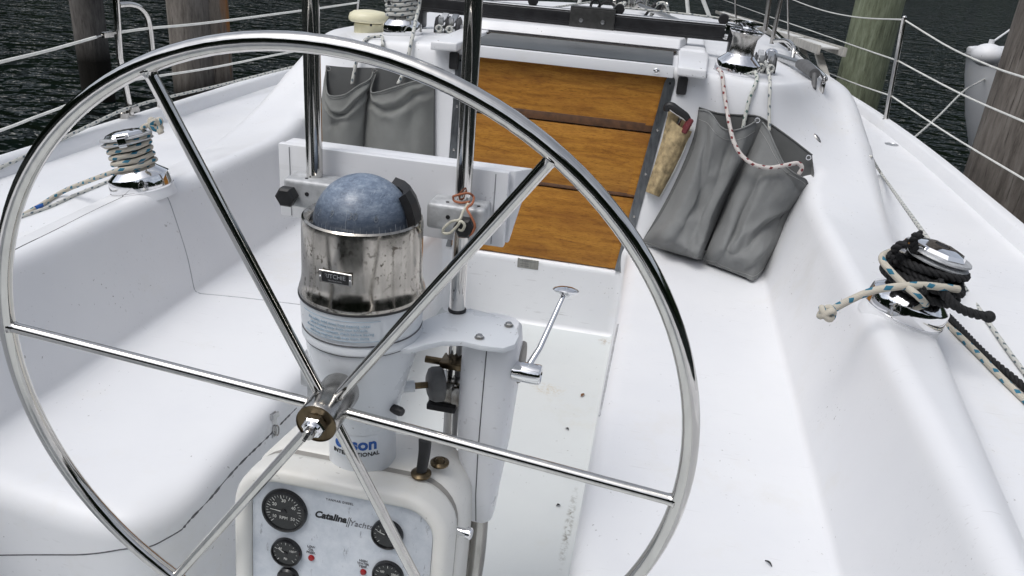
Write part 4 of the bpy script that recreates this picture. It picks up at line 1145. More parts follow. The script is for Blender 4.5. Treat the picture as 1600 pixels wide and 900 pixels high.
b2 = [ay(1470, 398, 1.86), ay(1440, 392, 1.87), ay(1400, 392, 1.83), ay(1381, 398, 1.76), ay(1379, 408, 1.73), ay(1392, 424, 1.70), ay(1412, 444, 1.675), ay(1440, 468, 1.655)] + [hit(*p)[0] + Vector((0, 0, .008)) for p in ((1462, 500), (1500, 532), (1560, 592), (1620, 652), (1700, 740))]
mb.tube(cr(b2, 10), .0076, 12)
tag(mb.build('sheet_rope', M['rope_blue'], angle=None), 'beige teal-flecked rope lying over the black rope on the starboard winch', 'rope')
rope('sheet_rope', [hit(1360, 246)[0] + Vector((0, 0, .004)), hit(1378, 278)[0] + Vector((0, 0, .010)), ay(1450, 374, 1.88)], .0056, 'rope_grey', 'white rope leading forward from the starboard coaming winch', 8)
rope('sheet_rope', [ay(1478, 400, 1.84), ay(1490, 422, 1.83)] + [hit(*p)[0] + Vector((0, 0, .006)) for p in ((1508, 455), (1540, 503), (1580, 560), (1640, 640))], .0056, 'rope_grey', 'white rope leading aft past the outboard side of the starboard winch', 8)

# ropes hanging from the starboard cabin winch into the bag
def wallpt(px, py, off):
    """a point hung off the forward bulkhead by off"""
    n = np.array([0, 1 / math.hypot(1, .15), -.15 / math.hypot(1, .15)]); d = n @ np.array([0, 2.80 - off, .30])
    return apl(px, py, n, d)
rr_ = [wallpt(1122, 108, -.06), wallpt(1128, 116, -.02), wallpt(1131, 140, .012), wallpt(1135, 168, .05), wallpt(1141, 200, .10), wallpt(1148, 225, .13), wallpt(1160, 244, .15), wallpt(1178, 257, .165), wallpt(1202, 262, .17), wallpt(1228, 258, .165), wallpt(1246, 255, .155), wallpt(1253, 262, .15), wallpt(1248, 272, .145)]
rope('halyard', rr_, .0072, 'rope_red', 'white red-flecked rope hanging from the starboard cabin winch over the grey bag', 9)
rope('halyard', [pCS + Vector((.06, -.05, .02)), wallpt(1183, 122, -.045), wallpt(1180, 133, -.004), wallpt(1172, 152, .010), wallpt(1165, 180, .022), wallpt(1160, 205, .03)], .0068, 'rope_green', 'white green-flecked rope dropping into the middle of the starboard bag', 8)
rope('halyard', [ay(1196, 96, 3.2), ay(1200, 110, 3.05), wallpt(1203, 126, -.07), wallpt(1203, 140, -.004), wallpt(1202, 165, .010), wallpt(1202, 205, .03)], .0058, 'rope_grey', 'thin white rope hanging into the outboard pocket of the starboard bag', 8)

# port cabin winch rope
wr = wraps(LCP, .050, .066, .158, 5.2, 1.0, .0078, .0012)
end = [wallpt(655, 8, -.24), wallpt(650, 30, -.18), wallpt(645, 55, -.03), wallpt(640, 78, .012), wallpt(634, 105, .02), wallpt(622, 132, .05)]
mb = MB(); mb.tube(wr, .0078, 12); mb.tube(cr([LCP(.07, .02, .175), end[0] + Vector((0, -.02, .06))] + end, 8), .0072, 12)
tag(mb.build('halyard', M['rope_grey'], angle=None), 'white rope wound round the port cabin winch and hanging to the bag', 'rope')
rope('halyard', [wallpt(550, 132, .03), wallpt(556, 100, .02), wallpt(566, 70, .012), wallpt(574, 60, -.03), wallpt(588, 57, -.05), wallpt(597, 58, -.03), wallpt(598, 72, .012)], .0065, 'rope_grey', 'short loop of white rope over the cabin edge in front of the cream vent', 8)

# ------------------------------------------------------------------ canvas rope bags
def seg_d(p, q, r):
    qr = (r[0] - q[0], r[1] - q[1]); L2 = qr[0] ** 2 + qr[1] ** 2 + 1e-9
    t = max(0, min(1, ((p[0] - q[0]) * qr[0] + (p[1] - q[1]) * qr[1]) / L2))
    return math.hypot(p[0] - q[0] - t * qr[0], p[1] - q[1] - t * qr[1])
def patch(ctrl, nu=9, nv=9, fold=0., seed=0., foldscale=16., creases=()):
    rows = [cr(r, nu) for r in ctrl]
    cols = [cr([r[j] for r in rows], nv) for j in range(len(rows[0]))]
    P = [[cols[j][i] for j in range(len(cols))] for i in range(len(cols[0]))]
    if fold:
        R_, C_ = len(P), len(P[0]); Q = [[p.copy() for p in r] for r in P]
        for i in range(R_):
            for j in range(C_):
                a = P[min(i + 1, R_ - 1)][j] - P[max(i - 1, 0)][j]; b = P[i][min(j + 1, C_ - 1)] - P[i][max(j - 1, 0)]
                n = a.cross(b); n = n.normalized() if n.length > 1e-9 else Vector((0, -1, 0))
                if n.y > 0: n = -n
                p = P[i][j]; s = noise.noise(Vector((p.x * foldscale * 1.1 + p.z * 9, p.z * foldscale * .45 - p.x * 3, seed)))
                s2 = noise.noise(Vector((p.x * foldscale * 2.6 - p.z * 18, p.z * foldscale * .9 + p.x * 5, seed + 5)))
                e = min(1, 4 * min(i, R_ - 1 - i) / R_ + .25) * min(1, 4 * min(j, C_ - 1 - j) / C_ + .15)
                dsp = fold * e * ((1 - 2.2 * abs(s)) + .45 * (1 - 2.2 * abs(s2)))
                u, v = j / (C_ - 1) + .03 * s, i / (R_ - 1) + .03 * s2
                for line, amp, wd in creases:
                    dd = min(seg_d((u, v), line[k], line[k + 1]) for k in range(len(line) - 1))
                    dsp += e * amp * .85 * math.exp(-(dd / (wd * 1.35)) ** 1.6)
                Q[i][j] = p + n * dsp
        P = Q
    return P
FR = []
def front(P, mb):
    mb.grid(P); FR.append(P); return mb
def stitch(P, par, f, mat='thread', r=.0007):
    row = P[int(f * (len(P) - 1))]
    mb = MB(); mb.tube([p + Vector((0, -.0011, .0004)) for p in row], r, 5); mb.build('stitching', M[mat], par, angle=None)
Zs = lambda X, Y_: (960 + X * .34449, 140 + Y_ * .34449)
def wz(X, Y_, off): return wallpt(*Zs(X, Y_), off)
def sz(X, Y_, h=.012):
    p = az(*Zs(X, Y_), .40 + h); return p
bag = thing('rope_bag', 'rumpled grey canvas rope bag with two pockets sagging onto the starboard bench', 'rope bag', (.62, 2.74, .40), 'canvas rope bags on the cabin bulkhead')
# back panel against the bulkhead
ctrl = [[wz(383, 82, .008), wz(470, 108, .006), wz(560, 116, .006), wz(650, 122, .008), wz(720, 165, .010), wz(810, 230, .010), wz(897, 298, .012)],
        [wz(350, 240, .010), wz(450, 260, .008), wz(540, 270, .008), wz(640, 270, .010), wz(720, 330, .012), wz(800, 380, .016), wz(885, 440, .02)],
        [wz(250, 470, .014), wz(380, 490, .012), wz(480, 500, .012), wz(580, 510, .014), wz(650, 540, .02), wz(720, 560, .03), wz(780, 560, .04)],
        [wz(130, 680, .02), wz(250, 700, .02), wz(340, 720, .02), wz(420, 730, .02), wz(520, 740, .03), wz(600, 745, .04), wz(680, 740, .05)]]
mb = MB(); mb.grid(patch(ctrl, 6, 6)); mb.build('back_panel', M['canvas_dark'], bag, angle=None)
# inboard pocket
c1 = [[wz(383, 92, .018), wz(432, 104, .055), wz(482, 168, .085), wz(530, 186, .085), wz(590, 172, .070), wz(652, 138, .022)],
      [wz(378, 190, .022), wz(412, 220, .072), wz(455, 262, .085), wz(510, 290, .075), wz(560, 285, .085), wz(618, 252, .028)],
      [wz(348, 300, .024), wz(382, 320, .085), wz(425, 390, .080), wz(470, 420, .095), wz(520, 400, .085), wz(568, 352, .030)],
      [wz(285, 430, .026), wz(335, 460, .100), wz(385, 490, .085), wz(430, 520, .115), wz(470, 510, .095), wz(515, 470, .035)],
      [wz(210, 570, .028), wz(270, 585, .120), wz(325, 610, .120), wz(375, 640, .150), wz(420, 650, .125), wz(455, 620, .060)],
      [wz(150, 655, .030), wz(225, 675, .150), wz(285, 705, .175), wz(335, 730, .205), wz(375, 740, .205), wz(412, 720, .130)],
      [sz(115, 693), sz(200, 718), sz(270, 742), sz(325, 757), sz(370, 768), sz(400, 772)]]
mb = MB(); front(patch(c1, 12, 12, .0012, 2.3, creases=((((.30, .02), (.36, .45), (.22, .95)), .016, .055), (((.14, .10), (.42, .52), (.72, .72)), -.016, .040), (((.62, .08), (.52, .50), (.56, .88)), -.014, .040), (((.05, .82), (.30, .74), (.52, .60)), .014, .050), (((.82, .10), (.70, .52), (.80, .94)), .014, .050), (((.15, .93), (.45, .84)), -.012, .035), (((.45, .30), (.95, .22)), .010, .040))), mb); pk = mb.build('pocket', M['canvas'], bag, angle=None)
c2 = [[wz(672, 150, .022), wz(700, 190, .070), wz(735, 270, .105), wz(775, 345, .120), wz(825, 385, .115), wz(868, 410, .085), wz(884, 452, .05)],
      [wz(632, 245, .026), wz(665, 290, .085), wz(705, 350, .125), wz(750, 400, .135), wz(805, 425, .125), wz(840, 450, .100), wz(872, 470, .055)],
      [wz(582, 345, .030), wz(620, 375, .105), wz(665, 430, .145), wz(715, 470, .150), wz(762, 480, .135), wz(800, 500, .105), wz(830, 510, .06)],
      [wz(530, 455, .034), wz(568, 490, .130), wz(615, 535, .160), wz(660, 560, .170), wz(705, 560, .150), wz(735, 565, .115), wz(765, 570, .075)],
      [wz(478, 585, .050), wz(520, 610, .165), wz(560, 645, .185), wz(610, 660, .195), wz(660, 650, .185), wz(700, 640, .150), wz(735, 630, .10)],
      [wz(425, 715, .130), wz(475, 725, .215), wz(520, 745, .235), wz(570, 760, .250), wz(620, 765, .245), wz(665, 755, .215), wz(705, 730, .155)],
      [sz(400, 775), sz(440, 795), sz(490, 812), sz(540, 830), sz(590, 850), sz(632, 864), sz(684, 815)]]
mb = MB(); front(patch(c2, 11, 12, .0012, 7.9, creases=((((.26, .28), (.31, .72), (.22, .95)), -.022, .035), (((.36, .30), (.40, .70)), .014, .050), (((.33, .86), (.66, .66), (.99, .52)), -.022, .035), (((.36, .76), (.62, .56), (.95, .42)), .014, .045), (((.50, .92), (.95, .88)), -.016, .030), (((.45, .98), (.80, .80), (.99, .74)), .012, .030), (((.60, .10), (.97, .22)), -.014, .035), (((.12, .12), (.14, .60)), .012, .045), (((.45, .15), (.70, .35)), .012, .05))), mb); pk2 = mb.build('pocket', M['canvas'], bag, angle=None)
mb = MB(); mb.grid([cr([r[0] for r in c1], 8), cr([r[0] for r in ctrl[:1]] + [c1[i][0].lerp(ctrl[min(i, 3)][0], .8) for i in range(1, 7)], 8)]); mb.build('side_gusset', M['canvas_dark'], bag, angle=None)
gb = [wz(897, 298, .012), wz(893, 365, .014), wz(886, 445, .018), wz(852, 512, .022), wz(800, 566, .030), wz(752, 640, .045), sz(700, 790)]
mb = MB(); mb.grid([cr([r[-1] for r in c2], 8), [p.lerp(q, .5) + Vector((.012, 0, 0)) for p, q in zip(cr([r[-1] for r in c2], 8), cr(gb, 8))], cr(gb, 8)]); mb.build('side_gusset', M['canvas'], bag, angle=None)
stitch(FR[-2], pk, .09); stitch(FR[-1], pk2, .08); stitch(FR[-1], pk2, .97); stitch(FR[-2], pk, .97)
for row, par in ((c1[0], pk), (c2[0], pk2)):
    P = cr(row, 10); mb = MB(); mb.tube([p + Vector((0, -.001, 0)) for p in P], .0032, 8); mb.build('hem', M['canvas'], par, angle=None)
mb = MB(); mb.tube(cr(ctrl[0], 8), .0034, 8); mb.build('hem', M['canvas_dark'], bag, angle=None)
for a_, b_ in (((383, 158), (450, 170)), ((690, 215), (712, 330)), ((735, 372), (848, 408))):
    pass
for X, Y_ in ((648, 139), (880, 308)):
    c = wz(X, Y_, .030); mb = MB(); mb.tube([c + Vector((.008 * math.cos(t), -.002, .008 * math.sin(t))) for t in [2 * PI * k / 14 for k in range(14)]], .0022, 6, closed=True); mb.build('eyelet', M['chrome'], bag)
adopt(bag)

Zp = lambda X, Y_: (450 + X / 3.0, Y_ / 3.0)
def wp(X, Y_, off): return wallpt(*Zp(X, Y_), off)
bag = thing('rope_bag', 'faded grey canvas rope bag hanging open behind the port guard pole', 'rope bag', (-.68, 2.78, .45), 'canvas rope bags on the cabin bulkhead')
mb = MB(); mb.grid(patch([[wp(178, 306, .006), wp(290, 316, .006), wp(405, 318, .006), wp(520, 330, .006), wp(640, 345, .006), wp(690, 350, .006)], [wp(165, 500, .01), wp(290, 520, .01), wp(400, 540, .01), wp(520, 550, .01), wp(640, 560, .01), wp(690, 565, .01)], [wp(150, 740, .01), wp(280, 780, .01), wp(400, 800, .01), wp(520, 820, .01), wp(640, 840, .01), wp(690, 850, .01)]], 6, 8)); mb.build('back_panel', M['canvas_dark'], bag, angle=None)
q1 = [[wp(180, 308, .012), wp(178, 400, .03), wp(195, 448, .075), wp(265, 444, .085), wp(325, 405, .07), wp(385, 370, .04), wp(402, 322, .014)],
      [wp(160, 440, .016), wp(175, 480, .06), wp(215, 515, .085), wp(270, 505, .080), wp(325, 460, .075), wp(365, 440, .045), wp(378, 425, .018)],
      [wp(156, 540, .018), wp(190, 560, .075), wp(225, 570, .070), wp(275, 555, .085), wp(320, 540, .065), wp(355, 525, .045), wp(368, 520, .018)],
      [wp(156, 640, .018), wp(190, 650, .07), wp(230, 655, .08), wp(275, 650, .085), wp(315, 650, .07), wp(345, 645, .045), wp(358, 640, .018)],
      [wp(152, 760, .02), wp(190, 775, .06), wp(230, 785, .075), wp(275, 795, .08), wp(312, 800, .06), wp(340, 802, .04), wp(352, 802, .02)]]
mb = MB(); front(patch(q1, 9, 11, .0012, 12., creases=((((.02, .14), (.45, .30), (.98, .08)), .012, .040), (((.02, .22), (.45, .40), (.98, .16)), -.012, .035), (((.02, .32), (.5, .50), (.98, .24)), .010, .040), (((.05, .60), (.55, .52)), -.008, .04), (((.4, .55), (.45, .95)), .008, .05))), mb); pa = mb.build('pocket', M['canvas_pale'], bag, angle=None)
q2 = [[wp(418, 330, .014), wp(388, 425, .045), wp(425, 432, .08), wp(490, 412, .085), wp(570, 388, .075), wp(640, 372, .05), wp(686, 352, .014)],
      [wp(372, 445, .018), wp(405, 480, .06), wp(450, 485, .085), wp(520, 478, .075), wp(580, 445, .075), wp(640, 440, .05), wp(684, 450, .018)],
      [wp(362, 540, .018), wp(405, 555, .065), wp(455, 570, .075), wp(520, 565, .085), wp(590, 550, .065), wp(645, 550, .045), wp(682, 560, .018)],
      [wp(356, 650, .018), wp(405, 665, .065), wp(460, 675, .08), wp(525, 680, .075), wp(590, 680, .07), wp(645, 680, .045), wp(682, 685, .018)],
      [wp(352, 802, .02), wp(405, 815, .06), wp(460, 825, .07), wp(525, 835, .075), wp(590, 845, .06), wp(645, 850, .04), wp(680, 855, .02)]]
mb = MB(); front(patch(q2, 9, 11, .0012, 17., creases=((((.02, .18), (.35, .26), (.98, .10)), .012, .040), (((.04, .28), (.40, .36), (.98, .18)), -.012, .035), (((.05, .38), (.45, .46), (.98, .28)), .010, .040), (((.70, .20), (.62, .60), (.66, .95)), -.010, .05), (((.25, .5), (.30, .95)), .008, .05))), mb); pb = mb.build('pocket', M['canvas_pale'], bag, angle=None)
stitch(FR[-2], pa, .08, 'canvas_dark'); stitch(FR[-1], pb, .07, 'canvas_dark')
for row, par in ((q1[0], pa), (q2[0], pb)):
    P = cr(row, 10); mb = MB(); mb.tube(P, .003, 8); mb.build('hem', M['canvas_pale'], par, angle=None)
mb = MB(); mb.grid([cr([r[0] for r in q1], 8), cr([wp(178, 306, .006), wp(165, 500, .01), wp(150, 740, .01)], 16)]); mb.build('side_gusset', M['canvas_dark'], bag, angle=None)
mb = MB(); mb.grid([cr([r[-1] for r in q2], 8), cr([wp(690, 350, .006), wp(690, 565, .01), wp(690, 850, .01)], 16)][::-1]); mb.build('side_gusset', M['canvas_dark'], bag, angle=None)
for X, Y_ in ((192, 322), (404, 330)):
    c = wp(X, Y_, .022); mb = MB(); mb.tube([c + Vector((.008 * math.cos(t), -.002, .008 * math.sin(t))) for t in [2 * PI * k / 14 for k in range(14)]], .002, 6, closed=True); mb.build('eyelet', M['steel_dull'], bag)
adopt(bag)

# tan sleeve with a winch handle in it
slv = thing('handle_sleeve', 'frayed tan cloth sleeve fixed beside the starboard companionway track', 'holder', wz(190, 470, .01))
L0 = [(246, 118), (215, 230), (185, 330), (155, 420), (142, 462)]; L1 = [(352, 190), (315, 275), (270, 370), (232, 440), (205, 488)]
rows = []
for (a, b) in zip(L0, L1):
    r = []
    for k in range(9):
        f = k / 8; X = a[0] + (b[0] - a[0]) * f; Y_ = a[1] + (b[1] - a[1]) * f + (14 * math.sin(PI * f) if a == L0[0] else 0)
        r.append(wz(X, Y_, .010 + .038 * math.sin(PI * f) ** .7 + random.uniform(-.002, .002)))
    rows.append(r)
bk = [[wz(a[0] + (b[0] - a[0]) * k / 8, a[1] + (b[1] - a[1]) * k / 8 - (26 if a == L0[0] else 0), .008) for k in range(9)] for a, b in zip(L0, L1)]
mb = MB(); mb.grid(patch(rows, 3, 6, .003, 3., 40)); mb.build('front', M['tan'], slv, angle=None)
mb = MB(); mb.grid(bk); mb.build('back', M['tan'], slv, angle=None)
mb = MB(); mb.tube([bk[i][8] + Vector((0, -.004, 0)) for i in range(5)], .004, 6); mb.grid([rows[-1], bk[-1]]); mb.build('hem', M['wirewhite'], slv, angle=None)
adopt(slv)
hd = thing('winch_crank', 'black winch handle with a maroon grip standing in the tan sleeve', 'winch handle', wz(300, 150, .02))
mb = MB(); mb.tube(cr([wz(236, 98, .045), wz(240, 78, .047), wz(258, 74, .048), wz(290, 96, .048), wz(322, 118, .046), wz(335, 136, .044)], 6), [.010 + .004 * math.sin(PI * k / 30) for k in range(31)], 14); mb.build('grip', M['black'], hd)
mb = MB(); p0, p1 = wz(348, 132, .046), wz(312, 196, .040); mb.tube([p0, p0.lerp(p1, .06), p0.lerp(p1, .94), p1], [.008, .0125, .0125, .010], 6); mb.build('maroon_grip', M['maroon'], hd, angle=30)
mb = MB(); mb.tube([wz(300, 130, .032), wz(255, 230, .026), wz(215, 320, .022)], .008, 10); mb.build('arm', M['steel_dull'], hd)
adopt(hd)
# dry leaf and bits of bark on the sole
def debris(px, py, L, W, mat, lab_, rz):
    c, n = hit(px, py); mb = MB()
    d = Vector((math.cos(rz), math.sin(rz), 0)); s = Vector((-d.y, d.x, 0))
    pts = []
    for i in range(7):
        f = i / 6; w_ = W * math.sin(PI * min(max(f, .04), .98)) ** .8
        pts.append([c + d * L * (f - .5) + s * w_ * q + n * (.002 + .003 * math.sin(PI * f) + .0025 * abs(q)) for q in (-1, -.4, 0, .4, 1)])
    mb.grid(pts); o = mb.build('dry_leaf' if mat == 'leafdry' else 'bark_scrap', M[mat], loc=c, angle=None); return tag(o, lab_, 'leaf' if mat == 'leafdry' else 'debris')
debris(910, 619, .026, .0052, 'leafdry', 'small brown dry leaf lying on the cockpit floor by the throttle lever', 1.25)
debris(886, 672, .013, .0045, 'black', 'tiny dark bark scrap on the cockpit floor above the wheel spoke', 2.6)
debris(872, 792, .012, .0045, 'black', 'tiny dark bark scrap on the cockpit floor below the wheel spoke', .5)
debris(1200, 883, .017, .0025, 'black', 'thin black sliver lying on the starboard bench at the photo bottom', 2.3)

# ------------------------------------------------------------------ rails, lifelines, gear on deck
GW = .0130
def post(lab_, base, top, r=.0125):
    t = thing('stanchion', lab_, 'stanchion', base, 'stainless lifeline stanchions')
    B = Vector(base); T = Vector(top)
    mb = MB(); mb.tube([B, T], r, 16); mb.sphere(T, r * 1.02, 12, 8); mb.build('tube', M['steel'], t, angle=50)
    mb = MB(); mb.lathe([(.034, -.004), (.034, .005), (.018, .010), (.0165, .055), (.0135, .058)], B, T - B, 24); mb.build('base', M['steel_dull'], t, angle=35)
    adopt(t); return t
sb = hit(1381, 201)[0]; sb.x += 0
st = ay(1413, 28, sb.y + .00)
post('stainless stanchion on the starboard deck edge in front of the green piling', sb, st)
f2b = Vector((1.335, 6.55, .64)); f2 = Vector((1.36, 6.55, 1.28))
def wire(lab_, pts, r=.0042, mat='wirewhite', n=10):
    mb = MB(); mb.tube(cr(pts, n), r, 8); return tag(mb.build('lifeline', M[mat], angle=None), lab_, 'lifeline', 'white lifelines round the deck')
d = (st - sb)
up_, mi_, lo_ = st - d * .015, sb + d * .66, sb + d * .34
mi_ = ay(1403, 95, sb.y); lo_ = ay(1393, 150, sb.y)
aft = lambda px, py, x: ax(px, py, x)
wire('top starboard lifeline sagging aft from the stanchion across the grey piling', [up_, ax(1480, 72, 1.76), ax(1545, 102, 1.75), ax(1600, 121, 1.74), ax(1720, 158, 1.72)])
wire('middle starboard lifeline running aft from the stanchion', [mi_, ax(1500, 146, 1.76), ax(1600, 190, 1.74), ax(1720, 240, 1.72)])
wire('lowest starboard lifeline running aft just above the deck edge', [lo_, ax(1480, 208, 1.76), ax(1600, 280, 1.74), ax(1720, 352, 1.72)])
wire('top starboard lifeline running forward from the stanchion past the green piling', [up_, ax(1340, 27, 1.68), ax(1285, 16, 1.60), ax(1235, -2, 1.5), ax(1190, -22, 1.4)])
wire('middle starboard lifeline running forward above the ladder', [mi_, ax(1330, 70, 1.68), ax(1250, 42, 1.58), ax(1180, 18, 1.45), ax(1110, -8, 1.3)])
wire('lowest starboard lifeline running forward behind the ladder legs', [lo_, ax(1340, 132, 1.68), ax(1290, 112, 1.60), ax(1240, 88, 1.48)])
# port gate: bent stainless tube and toggles
gt = thing('gate_rail', 'bent stainless gate rail on the port deck edge above the winch', 'rail', (-1.66, 2.9, .6))
g0 = hit(192, 178)[0]; g1 = hit(249, 184)[0]
g1 = ay(249, 184, g0.y + .32)
xg = g0.x
mb = MB(); mb.tube([g0, ax(187, 90, xg), ax(181, 0, xg), ax(177, -60, xg)], .0125, 16); mb.build('upright', M['steel'], gt, angle=50)
mb = MB(); mb.tube(cr([ax(185, 8, xg), ax(203, 7, xg), ax(218, 12, xg), ax(229, 25, xg), ax(234, 45, xg), ax(238, 80, xg), ax(243, 130, xg), ax(250, 181, xg)], 8), .0115, 16); mb.build('bent_tube', M['steel'], gt, angle=50)
for p in ((192, 176), (250, 181)):
    c = ax(*p, xg); mb = MB(); mb.lathe([(.022, -.02), (.022, .0), (.014, .004), (.014, .02)], c, (0, 0, 1), 20); mb.build('foot', M['steel_dull'], gt, angle=35)
adopt(gt)
wire('top port lifeline running aft from the gate rail', [ax(150, 58, xg), ax(75, 79, xg + .02), ax(0, 97, xg + .05), ax(-100, 122, xg + .08)], .0055)
mb = MB(); mb.tube([ax(150, 58, xg), ax(160, 55, xg)], .003, 8); mb.box(ax(168, 54, xg), (.016, .055, .022), bev=.004); mb.tube([ax(174, 53, xg), ax(184, 51, xg)], .004, 8); tag(mb.build('pelican_hook', M['steel_dull']), 'pelican hook joining the top port lifeline to the gate rail', 'hook')
wire('top port lifeline running forward from the gate rail behind the guard pole', [ax(184, 51, xg), ax(236, 44, xg), ax(330, 35, xg), ax(490, 14, xg + .06), ax(560, 4, xg + .12)], .0055)
wire('lower port lifeline running aft across the dark water', [ax(178, 130, xg), ax(110, 162, xg), ax(50, 185, xg), ax(0, 204, xg), ax(-100, 236, xg)], .0052)
wire('lower port lifeline running forward past the stained piling', [ax(178, 130, xg), ax(240, 120, xg), ax(330, 106, xg), ax(420, 88, xg + .05), ax(470, 78, xg + .08)], .0052)
rope('sheet_rope', [ax(-80, 294, xg + .06), ax(0, 262, xg + .04), ax(90, 220, xg + .03), ax(180, 177, xg + .02), ax(205, 168, xg + .02), ax(245, 156, xg + .02), ax(340, 134, xg + .04), ax(435, 110, xg + .1), ax(520, 90, xg + .2)], .0062, 'rope_grey', 'white flecked rope stretched along the port deck edge below the lifelines', 8)
mb = MB(); mb.box(ax(207, 170, xg + .02), (.03, .05, .022), bev=.007); mb.sphere(ax(213, 171, xg + .02), .014, 12, 8); tag(mb.build('lead_block', M['steel_dull']), 'small block at the foot of the port gate rail', 'block')
# forward port stanchion seen beside the vent
pb_ = ay(553, 62, 5.2); pt_ = ay(563, -40, 5.2)
post('stainless stanchion rising beside the cream vent on the port side', pb_, pt_, .011)

# cream ventilator cap
vc = onsurf(-.86, 3.30, 1.0)[0]
vt = thing('ventilator', 'cream mushroom ventilator cap on the port edge of the cabin top', 'ventilator', vc)
mb = MB(); mb.lathe([(.062, -.02), (.062, .035), (.058, .036)], vc, (0, 0, 1), 32); mb.build('neck', M['vent'], vt, angle=35)
mb = MB(); mb.lathe([(.055, .044), (.076, .040), (.084, .046), (.085, .056), (.080, .072), (.064, .082), (.030, .087), (.0004, .088)], vc, (0, 0, 1), 40); mb.build('cap', M['vent'], vt, angle=50)
for k in range(4):
    a = k * PI / 2 + .5; mb = MB(); mb.tube([vc + Vector((.060 * math.cos(a), .060 * math.sin(a), .03)), vc + Vector((.062 * math.cos(a), .062 * math.sin(a), .046))], .005, 8); mb.build('spacer', M['black'], vt)
adopt(vt)
# rope clutches
def clutch(lab_, c, n, w, black=True):
    t = thing('rope_clutch', lab_, 'rope clutch', c, 'rope clutches on the cabin top')
    C = Vector(c)
    for k in range(n + 1):
        mb = MB(); mb.prism([(-.055, 0), (.055, 0), (.050, .050), (.02, .066), (-.035, .060), (-.052, .03)], .006, C + Vector((w * k - .003, 0, 0)), (0, 1, 0), (0, 0, 1), .0015, 1); mb.build('cheek', M['blackalu'] if black else M['alu'], t, angle=30)
    for k in range(n):
        mb = MB(); mb.box(C + Vector((w * (k + .5), .005, .058)), (w * .62, .075, .010), Matrix.Rotation(.35, 3, 'X'), .003); mb.box(C + Vector((w * (k + .5), -.035, .048)), (w * .45, .012, .034), Matrix.Rotation(.25, 3, 'X'), .003); mb.build('handle', M['alu'] if k else M['castalu'], t, angle=40)
        mb = MB(); cc = C + Vector((w * (k + .5), -.062, .018)); mb.tube([cc + Vector((.011 * math.cos(t_), -.006 * math.sin(t_ * .5), .011 * math.sin(t_))) for t_ in [3.2 * PI * q / 26 for q in range(27)]], .0062, 8); mb.tube([cc + Vector((0, .0, 0)), cc + Vector((0, .13, .004))], .006, 8); mb.build('rope_end', M['rope_grey'], t, angle=None)
    adopt(t)
cb = onsurf(-.555, 3.36, 1.04)[0]
clutch('bank of black rope clutches beside the port cabin winch', cb + Vector((-.02, 0, .0)), 2, .045)
cb = onsurf(.735, 3.28, 1.02)[0]
clutch('black rope clutch right behind the starboard cabin winch', cb, 2, .036)

# grab rails on the starboard cabin side
def grab(lab_, pts, r=.010):
    mb = MB(); mb.tube(cr(pts, 8), r, 12); return tag(mb.build('grab_rail', M['steel'], angle=60), lab_, 'grab rail', 'stainless grab rails')
gx = 1.02
grab('short stainless grab rail hoop behind the starboard rope clutch', [ax(1210, 64, .93), ax(1224, 63, .96), ax(1234, 66, .98), ax(1240, 75, .99), ax(1238, 92, .99)])
s0 = hit(1283, 142)[0]; s1 = onsurf(1.0, 5.6, .96)[0]
hz = Vector((0, 0, .055))
grab('long stainless grab rail along the starboard cabin shoulder', [s0 - Vector((0, 0, .01)), s0 + hz * .6, s0 + hz + Vector((0, .06, 0)), s0.lerp(s1, .4) + hz, s1 + hz, s1 + Vector((0, .05, .01))])
bh = thing('boat_hook', 'silver pole with a grey grip lying along the starboard cabin shoulder', 'boat hook', s0)
b0 = az(1205, 86, 1.035); b1 = az(1251, 108, 1.00); b2 = az(1266, 124, .985)
b1 = hit(1254, 116)[0] + Vector((0, 0, .035)); b2 = hit(1270, 128)[0] + Vector((0, 0, .03))
b0 = ay(1205, 86, b1.y + .55)
mb = MB(); mb.tube([b0, b1], .017, 14); mb.build('pole', M['alu'], bh, angle=50)
mb = MB(); mb.sphere(b0, .032, 18, 12); mb.build('knuckle', M['chrome'], bh, angle=None)
mb = MB(); mb.tube([b1 + (b0 - b1) * .12, b1 + (b0 - b1) * .02, b1, b2], [.020, .025, .025, .021], 14); mb.tube([b2, b2 + Vector((.0, -.05, -.05))], .010, 10); mb.build('grip', M['grey_rubber'], bh, angle=50)
adopt(bh)
# folded boarding ladder outboard of the cabin, its legs on the side deck
ld = thing('boarding_ladder', 'weathered grey ladder frame on slanting legs along the starboard side deck', 'ladder', (1.45, 5, .62))
xl = 1.48
A = ax(1124, 19, xl); Bp = ax(1300, 80, xl); dl = (Bp - A).normalized()
wv_ = Vector((.0, .0, 0)); side_ = Vector((0, 0, 1)).cross(dl).normalized()
upv = dl.cross(side_)
if upv.z < 0: upv = -upv
Rl = Matrix((dl, side_, upv)).transposed(); Lg = (Bp - A).length; mid = (A + Bp) / 2
for s in (-1, 1):
    mb = MB(); mb.box(mid + side_ * .085 * s, (Lg, .022, .060), Rl, .004); mb.build('side_rail', M['ladder'], ld, angle=40)
nr = 9
for k in range(nr):
    c = A + dl * Lg * (k + .5) / nr
    mb = MB(); mb.box(c + upv * .012, (Lg / nr * .80, .15, .012), Rl, .003); mb.build('tread', M['treads'], ld, angle=40)
for (p, q) in (((1143, 33), (1160, 70)), ((1232, 62), (1262, 125)), ((1250, 68), (1274, 135)), ((1279, 84), (1302, 160)), ((1222, 60), (1236, 100))):
    a_ = ax(*p, xl); b_ = ax(*q, xl); mb = MB(); dd = (b_ - a_); rot = dd.normalized().to_track_quat('Z', 'X').to_matrix(); mb.box((a_ + b_) / 2, (.020, .055, dd.length), rot, .004); mb.build('leg', M['ladder'], ld, angle=40)
